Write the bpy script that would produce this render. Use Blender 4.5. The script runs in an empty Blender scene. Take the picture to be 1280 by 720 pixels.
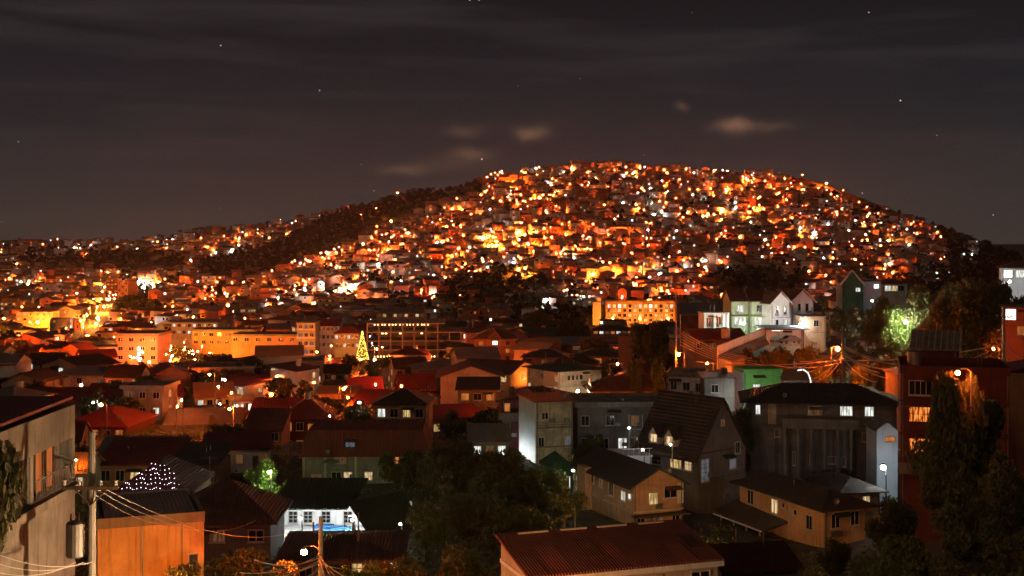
import bpy, math, random
import numpy as np
from mathutils import Vector
R = math.radians
random.seed(7); rng = np.random.default_rng(11)
SC = bpy.context.scene
COL = SC.collection
NEAR_K = 2.5; HAZE_D = .000032
F, HX, HY, CZ = 1545.0, 640.0, 300.0, 60.0      # picture scale of a 1280 px wide photo, horizon row, camera height

# ------------------------------------------------------------------ camera, world, light
cd = bpy.data.cameras.new('camera'); cam = bpy.data.objects.new('camera', cd); COL.objects.link(cam)
cam.location = (0, 0, CZ); cam.rotation_euler = (R(90), 0, 0)
cd.sensor_width = 36; cd.lens = F / 1280 * 36; cd.shift_y = -60 / 1280; cd.clip_end = 20000; cd.clip_start = .5
SC.camera = cam
SC.view_settings.view_transform = 'Standard'; SC.view_settings.look = 'None'
SC.view_settings.gamma = 1; SC.view_settings.exposure = 0.0; SC.view_settings.use_curve_mapping = False
SC.cycles.max_bounces = 4; SC.cycles.diffuse_bounces = 2; SC.cycles.glossy_bounces = 2
SC.cycles.volume_bounces = 0; SC.cycles.sample_clamp_indirect = 3.0
SC.cycles.use_light_tree = True

class NT:
    def __init__(s, tree): s.t = tree; s.n = tree.nodes; s.l = tree.links; s.n.clear()
    def add(s, typ, ins=None, **kw):
        nd = s.n.new(typ)
        for k, v in kw.items(): setattr(nd, k, v)
        for k, v in (ins or {}).items():
            if hasattr(v, 'is_linked') or hasattr(v, 'links'): s.l.new(v, nd.inputs[k])
            else: nd.inputs[k].default_value = v
        return nd
    def m(s, op, a, b=0.0, c=0.0, clamp=False):
        nd = s.n.new('ShaderNodeMath'); nd.operation = op; nd.use_clamp = clamp
        for i, v in enumerate((a, b, c)):
            if hasattr(v, 'links'): s.l.new(v, nd.inputs[i])
            else: nd.inputs[i].default_value = v
        return nd.outputs[0]
    def mix(s, f, a, b, typ='MIX'):
        nd = s.n.new('ShaderNodeMix'); nd.data_type = 'RGBA'; nd.blend_type = typ
        for k, v in ((0, f), (6, a), (7, b)):
            if hasattr(v, 'links'): s.l.new(v, nd.inputs[k])
            else: nd.inputs[k].default_value = v if k == 0 else (*v, 1)[:4]
        return nd.outputs[2]
    def ramp(s, f, pts):
        nd = s.n.new('ShaderNodeValToRGB'); s.l.new(f, nd.inputs[0]); cr = nd.color_ramp
        while len(cr.elements) < len(pts): cr.elements.new(.5)
        for e, (p, c) in zip(cr.elements, pts): e.position = p; e.color = (*c, 1)
        return nd.outputs[0]

W = bpy.data.worlds.new('World'); SC.world = W; W.use_nodes = True
t = NT(W.node_tree)
tc = t.add('ShaderNodeTexCoord'); sep = t.add('ShaderNodeSeparateXYZ', {0: tc.outputs['Generated']})
dx, dy, dz = sep.outputs
el = t.m('MULTIPLY', t.m('ARCSINE', dz), 1 / R(90))                     # elevation, 0 horizon, 1 zenith
sky = t.ramp(t.m('ADD', el, .02, clamp=True), [(0, (.055, .040, .030)), (.03, (.036, .0345, .031)), (.065, (.0150, .0200, .0228)),
                                   (.10, (.0130, .0148, .0180)), (.14, (.0102, .0097, .0112)), (1, (.006, .005, .0055))])
vm = t.add('ShaderNodeMapping', {0: tc.outputs['Generated'], 'Scale': (1.6, 1.6, 14.0), 'Rotation': (0, R(5), 0)})
nz = t.add('ShaderNodeTexNoise', {0: vm.outputs[0], 'Scale': 2.3, 'Detail': 5.0, 'Roughness': .55, 'Distortion': .4})
st = t.ramp(nz.outputs[0], [(.46, (0, 0, 0)), (.70, (1, 1, 1))])
sky = t.mix(t.m('MULTIPLY', st, .75), sky, (.031, .0275, .0285))
sky = t.mix(t.m('MULTIPLY', t.m('SMOOTH_MIN', t.m('MAXIMUM', t.m('MULTIPLY', dx, 1.2), 0), .4, .1), t.m('SUBTRACT', 1, t.m('MULTIPLY', el, 14), clamp=True)), sky, (.055, .038, .030))
nz2 = t.add('ShaderNodeTexNoise', {0: tc.outputs['Generated'], 'Scale': 46.0, 'Detail': 4.0})
def dirn(px, py):
    v = Vector(((px - HX) / F, 1, (HY - py) / F)).normalized(); return v
for (px, py, rx, ry, a) in [(665, 165, 22, 10, .75), (588, 193, 30, 9, .5), (506, 213, 34, 8, .42), (918, 158, 26, 10, 1.0),
                            (855, 131, 12, 7, .35), (578, 165, 26, 9, .3), (560, 205, 60, 10, .15), (965, 158, 30, 8, .25)]:
    v = dirn(px, py)
    ax = t.m('DIVIDE', t.m('SUBTRACT', t.m('ADD', dx, t.m('MULTIPLY', t.m('SUBTRACT', nz2.outputs[0], .5), .016)), v.x), rx / F)
    az = t.m('DIVIDE', t.m('SUBTRACT', t.m('ADD', dz, t.m('MULTIPLY', t.m('SUBTRACT', nz2.outputs[0], .5), .012)), v.z), ry / F)
    r2 = t.m('ADD', t.m('MULTIPLY', ax, ax), t.m('MULTIPLY', az, az))
    g = t.m('MULTIPLY', t.m('EXPONENT', t.m('MULTIPLY', r2, -1.6)), t.m('GREATER_THAN', dy, 0))
    sky = t.mix(t.m('MULTIPLY', g, a * 1.0), sky, (.17, .095, .06))
vo = t.add('ShaderNodeTexVoronoi', {0: tc.outputs['Generated'], 'Scale': 60.0}, feature='F1', distance='EUCLIDEAN')
scol = t.add('ShaderNodeSeparateColor', {0: vo.outputs['Color']})
star = t.m('MULTIPLY', t.m('LESS_THAN', vo.outputs['Distance'], .034), t.m('GREATER_THAN', scol.outputs[0], .05))
star = t.m('MULTIPLY', star, t.m('POWER', scol.outputs[1], 3))
sky = t.mix(star, sky, (1.6, 1.4, 1.3), 'ADD')
night = t.add('ShaderNodeTexSky', sky_type='NISHITA', sun_disc=False, sun_elevation=R(-9), sun_rotation=R(200))
b1 = t.add('ShaderNodeBackground', {0: sky, 1: 1.0}); b2 = t.add('ShaderNodeBackground', {0: night.outputs[0], 1: .05})
ad = t.add('ShaderNodeAddShader', {0: b1.outputs[0], 1: b2.outputs[0]})
t.add('ShaderNodeOutputWorld', {0: ad.outputs[0]})

sd = bpy.data.lights.new('town_glow_fill', 'SUN'); sd.energy = .20; sd.angle = R(12); sd.color = (1.0, .66, .42)  # warm fill sun added in place of the town's glow
so = bpy.data.objects.new('town_glow_fill', sd); COL.objects.link(so); so.rotation_euler = (R(58), 0, R(-28))

# ------------------------------------------------------------------ terrain
KY = np.array([45, 70, 110, 160, 250, 400, 600, 850, 1000, 1150, 1300, 1450, 1700, 2100, 2700.])
TAB = {
    0:    [850, 770, 690, 590, 512, 455, 423, 392, 376, 360, 345, 332, 315, 302, 312],
    160:  [850, 770, 690, 590, 512, 455, 423, 392, 374, 356, 340, 326, 310, 302, 314],
    300:  [850, 770, 690, 588, 510, 453, 422, 390, 370, 348, 325, 305, 288, 286, 302],
    400:  [850, 770, 690, 586, 508, 452, 420, 388, 366, 338, 308, 284, 270, 276, 300],
    480:  [850, 770, 690, 584, 506, 452, 420, 386, 358, 322, 286, 260, 250, 268, 300],
    560:  [850, 775, 690, 580, 504, 452, 420, 386, 350, 308, 268, 242, 238, 262, 300],
    640:  [850, 780, 695, 576, 502, 452, 420, 386, 342, 294, 248, 212, 224, 260, 300],
    700:  [850, 785, 695, 574, 500, 452, 420, 386, 340, 290, 244, 204, 222, 260, 300],
    760:  [850, 785, 695, 574, 497, 450, 420, 386, 340, 288, 242, 206, 222, 262, 300],
    840:  [850, 785, 695, 580, 485, 448, 420, 386, 342, 288, 242, 208, 224, 265, 300],
    900:  [850, 782, 700, 592, 440, 436, 418, 386, 344, 290, 242, 206, 224, 268, 300],
    960:  [850, 780, 710, 596, 422, 420, 414, 386, 345, 292, 246, 208, 228, 270, 302],
    1040: [850, 780, 710, 596, 422, 408, 406, 384, 352, 306, 266, 230, 246, 284, 305],
    1120: [850, 775, 690, 592, 445, 400, 395, 380, 358, 324, 292, 262, 272, 296, 310],
    1200: [850, 760, 670, 585, 460, 395, 385, 372, 356, 334, 310, 292, 298, 312, 322],
    1280: [850, 740, 640, 560, 460, 390, 375, 365, 354, 344, 336, 330, 330, 336, 342],
}
pcs = np.arange(-400, 1681, 20.); lys = np.linspace(math.log(45), math.log(2700), 160)
cols = np.array(sorted(TAB)); tab = np.array([TAB[c] for c in cols], float)
g1 = np.array([np.interp(np.exp(lys), KY, r) for r in tab])                 # cols x Y
GT = np.array([np.interp(pcs, cols, g1[:, j]) for j in range(len(lys))]).T  # pcs x Y
k = np.array([1, 2, 3, 2, 1.]); k /= k.sum()
for _ in range(2):
    GT = np.apply_along_axis(lambda r: np.convolve(np.pad(r, 2, 'edge'), k, 'valid'), 0, GT)
    GT = np.apply_along_axis(lambda r: np.convolve(np.pad(r, 2, 'edge'), k, 'valid'), 1, GT)
def tz(X, Y):
    X = np.asarray(X, float); Y = np.asarray(Y, float)
    Yc = np.clip(Y, 45, 2700)
    px = np.clip(HX + F * X / Yc, -400, 1680)
    a = (px + 400) / 20; i = np.clip(a.astype(int), 0, len(pcs) - 2); fa = a - i
    b = (np.log(Yc) - lys[0]) / (lys[1] - lys[0]); j = np.clip(b.astype(int), 0, len(lys) - 2); fb = b - j
    py = (GT[i, j] * (1 - fa) + GT[i + 1, j] * fa) * (1 - fb) + (GT[i, j + 1] * (1 - fa) + GT[i + 1, j + 1] * fa) * fb
    z = CZ + (HY - py) / F * Yc
    near = np.clip((45 - Y) / 45, 0, 1.5)
    z = z * (1 - np.clip(near, 0, 1)) + (CZ - 5) * np.clip(near, 0, 1)
    far = np.clip((Y - 2700) / 1500, 0, 1); z = z * (1 - far) + 20 * far
    amp = np.clip((Y - 850) / 250, 0, 1) * np.clip((2300 - Y) / 300, 0, 1)
    z = z + amp * (2.6 * np.sin(X / 37 + Y / 90) + 2.2 * np.sin(X / 61 - Y / 47 + 1) + 1.3 * np.sin(X / 19 + 2))
    return z
def tz1(X, Y): return float(tz(X, Y))
def P(px, py, Y): return Vector(((px - HX) / F * Y, Y, CZ + (HY - py) / F * Y))
def proj(X, Y, Z): return HX + F * X / Y, HY - F * (Z - CZ) / Y
YS = np.exp(np.linspace(math.log(60), math.log(2400), 500))
def hit(px, py, y0=60, y1=2400):
    ys = YS[(YS >= y0) & (YS <= y1)]
    d = tz((px - HX) / F * ys, ys) - (CZ + (HY - py) / F * ys)
    k = np.nonzero(d > 0)[0]
    if len(k) == 0: return None
    k = k[0]
    if k == 0: return float(ys[0])
    f = d[k - 1] / (d[k - 1] - d[k] + 1e-9)
    return float(ys[k - 1] + f * (ys[k] - ys[k - 1]))
def inpoly(px, py, poly):
    c = False; n = len(poly)
    for i in range(n):
        x1, y1 = poly[i]; x2, y2 = poly[i - 1]
        if (y1 > py) != (y2 > py) and px < (x2 - x1) * (py - y1) / (y2 - y1) + x1: c = not c
    return c

# ------------------------------------------------------------------ materials
MATS = {}
def principled(name):
    m = bpy.data.materials.new(name); m.use_nodes = True; return m, NT(m.node_tree)
def surf(name, col, var=.35, scale=.8, rough=.85, streak=0.0, corr=None, period=.25, metal=0.0, rand=.0, tint=None, spec=.3):
    """weathered surface: blotches, rain streaks, corrugation along an axis, per-object brightness"""
    if name in MATS: return MATS[name]
    m, n = principled(name)
    tc = n.add('ShaderNodeTexCoord'); ob = tc.outputs['Object']
    a = n.add('ShaderNodeTexNoise', {0: ob, 'Scale': scale, 'Detail': 6.0, 'Roughness': .65})
    c = n.mix(n.ramp(a.outputs[0], [(.35, (0, 0, 0)), (.68, (1, 1, 1))]), tuple(x * (1 - var) for x in col), col)
    if tint:
        a2 = n.add('ShaderNodeTexNoise', {0: ob, 'Scale': scale * .6, 'Detail': 4.0, 'Roughness': .7, 'Distortion': 1.0})
        c = n.mix(n.ramp(a2.outputs[0], [(.48, (0, 0, 0)), (.66, (1, 1, 1))]), c, tint)
    if streak:
        mp = n.add('ShaderNodeMapping', {0: ob, 'Scale': (2.2, 2.2, .16)})
        s = n.add('ShaderNodeTexNoise', {0: mp.outputs[0], 'Scale': 1.6, 'Detail': 5.0, 'Roughness': .7})
        c = n.mix(n.m('MULTIPLY', n.ramp(s.outputs[0], [(.5, (0, 0, 0)), (.72, (1, 1, 1))]), streak), c, tuple(x * .28 for x in col))
    if rand:
        oi = n.add('ShaderNodeObjectInfo')
        c = n.mix(1.0, c, n.ramp(oi.outputs['Random'], [(0, (1 - rand,) * 3), (.35, (1, 1 - rand * .25, 1 - rand * .5)), (.7, (1 - rand * .5, 1 - rand * .3, 1 - rand * .2)), (1, (1, 1, 1))]), 'MULTIPLY')
    ins = {'Base Color': c, 'Roughness': rough, 'Metallic': metal, 'Specular IOR Level': spec}
    if corr:
        sp = n.add('ShaderNodeSeparateXYZ', {0: ob})
        w = n.m('SINE', n.m('MULTIPLY', sp.outputs['xyz'.index(corr)], 2 * math.pi / period))
        bp = n.add('ShaderNodeBump', {'Strength': .8, 'Distance': .05, 'Height': w}); ins['Normal'] = bp.outputs[0]
    else:
        fn = n.add('ShaderNodeTexNoise', {0: ob, 'Scale': 9.0, 'Detail': 4.0})
        bp = n.add('ShaderNodeBump', {'Strength': .35, 'Distance': .04, 'Height': fn.outputs[0]}); ins['Normal'] = bp.outputs[0]
    p = n.add('ShaderNodeBsdfPrincipled', ins); n.add('ShaderNodeOutputMaterial', {0: p.outputs[0]})
    MATS[name] = m; return m
def glow(name, col, strength, var=0.0, scale=1.2):
    if name in MATS: return MATS[name]
    m, n = principled(name)
    c = n.mix(0.0, col, col)
    if var:
        tc = n.add('ShaderNodeTexCoord')
        mp = n.add('ShaderNodeMapping', {0: tc.outputs['Object'], 'Scale': (3.0, 3.0, .6)})
        a = n.add('ShaderNodeTexNoise', {0: mp.outputs[0], 'Scale': scale, 'Detail': 3.0})
        c = n.mix(n.m('MULTIPLY', n.ramp(a.outputs[0], [(.44, (0, 0, 0)), (.56, (1, 1, 1))]), var), col, (col[0] * .16, col[1] * .11, col[2] * .07))
    e = n.add('ShaderNodeEmission', {0: c, 1: strength}); n.add('ShaderNodeOutputMaterial', {0: e.outputs[0]})
    MATS[name] = m; return m
def leafmat(name, col, col2):
    if name in MATS: return MATS[name]
    m, n = principled(name)
    tc = n.add('ShaderNodeTexCoord')
    a = n.add('ShaderNodeTexNoise', {0: tc.outputs['Object'], 'Scale': 1.1, 'Detail': 3.0})
    c = n.mix(n.ramp(a.outputs[0], [(.35, (0, 0, 0)), (.65, (1, 1, 1))]), col, col2)
    p = n.add('ShaderNodeBsdfPrincipled', {'Base Color': c, 'Roughness': .65, 'Specular IOR Level': .25})
    tr = n.add('ShaderNodeBsdfTranslucent', {0: c})
    mx = n.add('ShaderNodeMixShader', {0: .3, 1: p.outputs[0], 2: tr.outputs[0]})
    n.add('ShaderNodeOutputMaterial', {0: mx.outputs[0]}); MATS[name] = m; return m

SOD, AMB, WHT, WRM = (1.0, .115, .007), (1.0, .25, .026), (.90, .97, 1.0), (1.0, .72, .38)
CONC = surf('weathered concrete', (.27, .25, .22), .5, .5, streak=.8, rand=.25, tint=(.17, .15, .12))
CONCD = surf('dark stained concrete', (.17, .155, .14), .4, .5, streak=.7)
CREAM = surf('cream paint', (.50, .43, .32), .35, .5, streak=.6, tint=(.34, .27, .19))
WHITE = surf('white paint', (.66, .65, .62), .25, .5, streak=.5)
PEACH = surf('peach paint', (.46, .30, .18), .35, .5, streak=.6, tint=(.30, .18, .10))
OCHRE = surf('ochre paint', (.58, .36, .15), .3, .5, streak=.75, tint=(.40, .24, .09))
GREEN = surf('bright green paint', (.16, .42, .10), .25, .7, streak=.5)
MINT = surf('pale green paint', (.36, .44, .28), .2, .5, streak=.4)
DGREEN = surf('dark green cladding', (.05, .13, .06), .25, .5, corr='x', period=.5)
BLUEW = surf('pale blue paint', (.42, .50, .56), .2, .5, streak=.3)
REDW = surf('dark red paint', (.11, .026, .02), .35, .6, streak=.5)
BRICK = surf('orange brown paint', (.42, .17, .09), .25, .5, streak=.3)
GWALL = surf('house wall paint', (.42, .36, .28), .4, .5, streak=.6, rand=.55, tint=(.25, .20, .15))
GWALL2 = surf('tinted wall paint', (.36, .24, .16), .4, .5, streak=.6, rand=.45, tint=(.22, .15, .10))
RRED_X = surf('red iron roofing', (.22, .035, .022), .4, .5, rough=.5, corr='x', tint=(.10, .035, .022), rand=.2)
RRED_Y = surf('red iron roofing cross', (.22, .035, .022), .4, .5, rough=.5, corr='y', tint=(.10, .035, .022), rand=.2)
RBRT = surf('bright red roofing', (.40, .03, .025), .25, .5, rough=.45, corr='x')
RBRN = surf('brown iron roofing', (.11, .055, .035), .4, .5, rough=.55, corr='x', tint=(.16, .06, .03), rand=.2)
RGRY = surf('galvanised iron roofing', (.22, .21, .20), .35, .4, rough=.45, corr='x', tint=(.20, .10, .06), rand=.3)
RDRK = surf('dark roofing', (.055, .045, .038), .35, .5, rough=.6, corr='x', tint=(.09, .05, .035))
RDGR = surf('dark green roofing', (.035, .06, .038), .35, .5, rough=.55, corr='x')
RORG = surf('faded orange roofing', (.42, .20, .09), .25, .3, rough=.6, corr='x')
METAL = surf('grey steel', (.20, .19, .18), .3, 1.0, rough=.5, metal=.5)
WOOD = surf('old timber', (.13, .085, .05), .4, 2.0)
POLE = surf('concrete pole', (.30, .27, .23), .3, 1.5, streak=.4)
FRAME = surf('window frame', (.42, .39, .35), .2, 2.0)
DGLASS = surf('dark glass', (.012, .013, .015), .2, 1.0, rough=.12, spec=.6)
CABLE = surf('cable sheath', (.40, .38, .35), .1, 1.0)
ASPH = surf('asphalt', (.055, .053, .05), .35, .6)
KERB = surf('kerb concrete', (.28, .27, .25), .3, 1.0)
PWARM = glow('window light warm', WRM, .9, .7); PWHT = glow('window light white', (.92, .96, .88), 1.1, .6)
PYEL = glow('window light yellow', (1, .68, .26), .75, .7); PORG = glow('window light orange', (1, .30, .06), .6, .6)
PLOW = glow('window light dim', (1, .45, .18), .12, .7); PSTR = glow('window light strong', (1, .93, .78), 3.0, .4)
PDIM = glow('window light cool dim', (.8, .85, 1), .12, .5)
LEAF = leafmat('foliage', (.07, .09, .03), (.12, .12, .045)); LEAFD = leafmat('dark foliage', (.07, .08, .032), (.12, .11, .045)); LEAFW = leafmat('woodland foliage', (.008, .012, .006), (.014, .018, .008))  # woodland leaf colour darkened to hold the ridge in shade despite the lamps
LEAFY = leafmat('yellow green foliage', (.09, .12, .03), (.13, .16, .035)); BARK = surf('bark', (.10, .07, .05), .4, 3.0)

# ------------------------------------------------------------------ mesh building
class MB:
    def __init__(s): s.v = []; s.f = []; s.m = []
    def face(s, pts, mi=0):
        k = len(s.v); s.v += [tuple(p) for p in pts]; s.f.append(tuple(range(k, k + len(pts)))); s.m.append(mi)
    def box(s, x0, x1, y0, y1, z0, z1, mi=0, f=None):
        c = [(x, y, z) for z in (z0, z1) for y in (y0, y1) for x in (x0, x1)]
        if f: c = [f(*q) for q in c]
        k = len(s.v); s.v += [tuple(q) for q in c]
        for q in ((0, 2, 3, 1), (4, 5, 7, 6), (0, 1, 5, 4), (2, 6, 7, 3), (0, 4, 6, 2), (1, 3, 7, 5)):
            s.f.append(tuple(k + i for i in q)); s.m.append(mi)
    def tube(s, pts, rs, n=6, mi=0):
        pts = [Vector(p) for p in pts]; k0 = len(s.v)
        if not hasattr(rs, '__len__'): rs = [rs] * len(pts)
        for i, p in enumerate(pts):
            d = (pts[min(i + 1, len(pts) - 1)] - pts[max(i - 1, 0)]); d = d.normalized() if d.length > 1e-6 else Vector((0, 0, 1))
            u = d.cross(Vector((0, 1, .03)) if abs(d.y) < .9 else Vector((1, 0, 0))).normalized(); w = d.cross(u)
            for j in range(n):
                a = 2 * math.pi * j / n; q = p + (u * math.cos(a) + w * math.sin(a)) * rs[i]; s.v.append(tuple(q))
        for i in range(len(pts) - 1):
            for j in range(n):
                a = k0 + i * n + j; b = k0 + i * n + (j + 1) % n
                s.f.append((a, b, b + n, a + n)); s.m.append(mi)
        s.f.append(tuple(k0 + j for j in reversed(range(n)))); s.m.append(mi)
        s.f.append(tuple(k0 + (len(pts) - 1) * n + j for j in range(n))); s.m.append(mi)
    def ball(s, c, r, mi=0, n=8, mrows=5, sz=1.0):
        k = len(s.v); s.v.append((c[0], c[1], c[2] - r * sz))
        for i in range(1, mrows):
            a = math.pi * i / mrows
            for j in range(n):
                b = 2 * math.pi * j / n; s.v.append((c[0] + r * math.sin(a) * math.cos(b), c[1] + r * math.sin(a) * math.sin(b), c[2] - r * sz * math.cos(a)))
        s.v.append((c[0], c[1], c[2] + r * sz)); top = len(s.v) - 1
        for j in range(n):
            s.f.append((k, k + 1 + (j + 1) % n, k + 1 + j)); s.m.append(mi)
            q = k + 1 + (mrows - 2) * n; s.f.append((top, q + j, q + (j + 1) % n)); s.m.append(mi)
        for i in range(mrows - 2):
            for j in range(n):
                a = k + 1 + i * n + j; b = k + 1 + i * n + (j + 1) % n
                s.f.append((a, b, b + n, a + n)); s.m.append(mi)
    def mesh(s, name, mats):
        me = bpy.data.meshes.new(name); me.from_pydata(s.v, [], s.f)
        for m in (mats if isinstance(mats, (list, tuple)) else [mats]): me.materials.append(m)
        if any(s.m): me.polygons.foreach_set('material_index', s.m)
        me.update(); return me
    def obj(s, name, mats, parent=None, loc=None):
        o = bpy.data.objects.new(name, s.mesh(name, mats)); COL.objects.link(o)
        if parent: o.parent = parent
        if loc is not None: o.location = loc
        return o
def npmesh(name, V, Fc, MI, mats):
    """V (n,3), Fc list-of-quads array (m,4) or tris (m,3)"""
    me = bpy.data.meshes.new(name); k = Fc.shape[1]
    me.vertices.add(len(V)); me.vertices.foreach_set('co', V.astype(np.float32).ravel())
    me.loops.add(Fc.size); me.loops.foreach_set('vertex_index', Fc.astype(np.int32).ravel())
    me.polygons.add(len(Fc)); me.polygons.foreach_set('loop_start', np.arange(0, Fc.size, k, dtype=np.int32))
    for m in mats: me.materials.append(m)
    if MI is not None: me.polygons.foreach_set('material_index', MI.astype(np.int32))
    me.update(calc_edges=True); me.validate(); return me
def tag(o, label=None, cat=None, group=None, kind=None):
    if label: o['label'] = label
    if cat: o['category'] = cat
    if group: o['group'] = group
    if kind: o['kind'] = kind
    return o
def empty(name, loc, rz=0.0):
    o = bpy.data.objects.new(name, None); COL.objects.link(o); o.location = loc; o.rotation_euler = (0, 0, rz); o.empty_display_size = .5; return o
CH = {}
def kids(o):
    return [c for c in o.children]
def copy_tree(o, parent=None, tree=None):
    c = o.copy(); COL.objects.link(c); c.parent = parent
    for ch, sub in tree: copy_tree(ch, c, sub)
    return c
def treeof(o): return [(c, treeof(c)) for c in o.children]

# ------------------------------------------------------------------ a building
class Bld:
    def __init__(s, name, loc, rz, w, d, H, wall, deep=4.0, gable=None, rise=0.0, wallname='wall', skirt=None):
        s.o = empty(name, loc, rz); s.w, s.d, s.H = w, d, H; s.rise = rise
        m = MB(); x, y = w / 2, d / 2
        m.box(-x, x, -y, y, -deep, H)
        g = rise - .04
        if gable == 'x':      # ridge along x, triangles on the two ends
            for sx in (-1, 1): m.face([(sx * x, -y, H), (sx * x, y, H), (sx * x, 0, H + g)])
        if gable == 'y':
            for sy in (-1, 1): m.face([(-x, sy * y, H), (x, sy * y, H), (0, sy * y, H + g)])
        s.wall = m.obj(wallname, wall, s.o)
    def fm(s, face, ex=0.0):
        x, y = s.w / 2, s.d / 2
        if face == 'F': return lambda a, o, z: (a, -y - o - ex, z)
        if face == 'B': return lambda a, o, z: (-a, y + o + ex, z)
        if face == 'R': return lambda a, o, z: (x + o + ex, a, z)
        if face == 'L': return lambda a, o, z: (-x - o - ex, -a, z)
    def win(s, face, u, top, w, h, pane=None, nx=2, ny=1, frame=None, name='window', parent=None, sill=True, fr=.07):
        """u: metres from the middle of the face, top: metres under the eave"""
        f = s.fm(face); z1 = s.H - top; z0 = z1 - h; a0, a1 = u - w / 2, u + w / 2
        m = MB()
        m.box(a0 - fr, a0, 0, .09, z0 - fr, z1 + fr, 0, f); m.box(a1, a1 + fr, 0, .09, z0 - fr, z1 + fr, 0, f)
        m.box(a0, a1, 0, .088, z1, z1 + fr, 0, f); m.box(a0, a1, 0, .088, z0 - fr, z0, 0, f)
        for i in range(1, nx): q = a0 + w * i / nx; m.box(q - fr * .35, q + fr * .35, .015, .06, z0, z1, 0, f)
        for i in range(1, ny): q = z0 + h * i / ny; m.box(a0, a1, .015, .055, q - fr * .3, q + fr * .3, 0, f)
        if sill: m.box(a0 - .12, a1 + .12, 0, .2, z0 - fr - .08, z0 - fr - .003, 0, f)
        o = m.obj(name, frame or FRAME, parent or s.o)
        p = MB(); p.face([f(a0, .012, z0), f(a1, .012, z0), f(a1, .012, z1), f(a0, .012, z1)]); p.obj('pane', pane or DGLASS, o)
        return o
    def row(s, face, top, w, h, n, panes, u0=None, u1=None, **k):
        L = s.w if face in 'FB' else s.d
        u0 = -L / 2 + w if u0 is None else u0; u1 = L / 2 - w if u1 is None else u1
        for i in range(n):
            s.win(face, u0 + (u1 - u0) * (i / (n - 1) if n > 1 else .5), top, w, h, panes[i % len(panes)], **k)
    def part(s, name, mat, boxes, face=None, parent=None):
        m = MB(); f = s.fm(face) if face else None
        for b in boxes: m.box(*b, f=f) if not f else m.box(*b[:6], 0, f)
        return m.obj(name, mat, parent or s.o)
    def door(s, face, u, z0=0.0, w=.95, h=2.1, mat=None):
        f = s.fm(face); o = s.part('door', mat or WOOD, [(u - w / 2, u + w / 2, 0, .06, z0, z0 + h)], face)
        s.part('handle', METAL, [(u + w * .32, u + w * .42, .065, .11, z0 + 1.0, z0 + 1.05)], face, o); return o
    def roof(s, typ, mat, rise=None, over=.6, th=.14, axis='x', z=None, name='roof'):
        rise = s.rise if rise is None else rise
        H = s.H if z is None else z; m = MB(); W, D = s.w / 2, s.d / 2
        if typ == 'gable':
            if axis == 'y': W, D = D, W
            f = (lambda a, b, c: (a, b, c)) if axis == 'x' else (lambda a, b, c: (b, a, c))
            sl = rise / D; X = W + over * .7; Y = D + over; zo = -over * sl + .02
            A = [(-Y, zo), (0, rise + .02), (Y, zo)]; B_ = [(p[0], p[1] + th) for p in A]
            for i in range(2):
                for Q in (A, B_): m.face([f(-X, Q[i][0], H + Q[i][1]), f(X, Q[i][0], H + Q[i][1]), f(X, Q[i + 1][0], H + Q[i + 1][1]), f(-X, Q[i + 1][0], H + Q[i + 1][1])])
                for x in (-X, X): m.face([f(x, A[i][0], H + A[i][1]), f(x, A[i + 1][0], H + A[i + 1][1]), f(x, B_[i + 1][0], H + B_[i + 1][1]), f(x, B_[i][0], H + B_[i][1])])
            for i in (0, 2): m.face([f(-X, A[i][0], H + A[i][1]), f(X, A[i][0], H + A[i][1]), f(X, B_[i][0], H + B_[i][1]), f(-X, B_[i][0], H + B_[i][1])])
        elif typ in ('hip', 'mansard'):
            X, Y = W + over, D + over
            if typ == 'hip':
                r = min(X, Y); P1 = [(-(X - r), -(Y - r)), ((X - r), -(Y - r)), ((X - r), (Y - r)), (-(X - r), (Y - r))]
            else:
                r = rise * .35; P1 = [(-(X - r), -(Y - r)), ((X - r), -(Y - r)), ((X - r), (Y - r)), (-(X - r), (Y - r))]
            P0 = [(-X, -Y), (X, -Y), (X, Y), (-X, Y)]; z0 = H + .012
            for i in range(4):
                j = (i + 1) % 4
                m.face([(*P0[i], z0), (*P0[j], z0), (*P0[j], z0 + th), (*P0[i], z0 + th)])
                q = [(*P0[i], z0 + th), (*P0[j], z0 + th), (*P1[j], z0 + th + rise), (*P1[i], z0 + th + rise)]
                if (Vector(q[2]) - Vector(q[3])).length < 1e-4: q = q[:3]
                m.face(q)
            m.face([(*p, z0) for p in reversed(P0)])
            if typ == 'mansard': m.face([(*p, z0 + th + rise) for p in P1])
        elif typ == 'flat':
            m.box(-W - over, W + over, -D - over, D + over, H + .01, H + .01 + th)
        elif typ == 'parapet':
            a = .18; h = rise or .6
            m.box(-W - over, W + over, -D - over, D + over, H + .01, H + .2)
            m.box(-W - over, W + over, -D - over, -D - over + a, H + .2, H + .2 + h); m.box(-W - over, W + over, D + over - a, D + over, H + .2, H + .2 + h)
            m.box(-W - over, -W - over + a, -D - over + a, D + over - a, H + .2, H + .2 + h); m.box(W + over - a, W + over, -D - over + a, D + over - a, H + .2, H + .2 + h)
        elif typ in ('mono', 'monoR', 'monoL', 'monoB'):   # high side: B(ack) for mono, else named
            X, Y = W + over, D + over
            hz = {'mono': lambda x, y: (y + Y) / (2 * Y), 'monoB': lambda x, y: (Y - y) / (2 * Y), 'monoR': lambda x, y: (x + X) / (2 * X), 'monoL': lambda x, y: (X - x) / (2 * X)}[typ]
            P0 = [(-X, -Y), (X, -Y), (X, Y), (-X, Y)]
            lo = [(*p, H + .02 + rise * hz(*p)) for p in P0]; hi = [(a, b, c + th) for a, b, c in lo]
            m.face(lo[::-1]); m.face(hi)
            for i in range(4): j = (i + 1) % 4; m.face([lo[i], lo[j], hi[j], hi[i]])
        return m.obj(name, mat, s.o)
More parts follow.
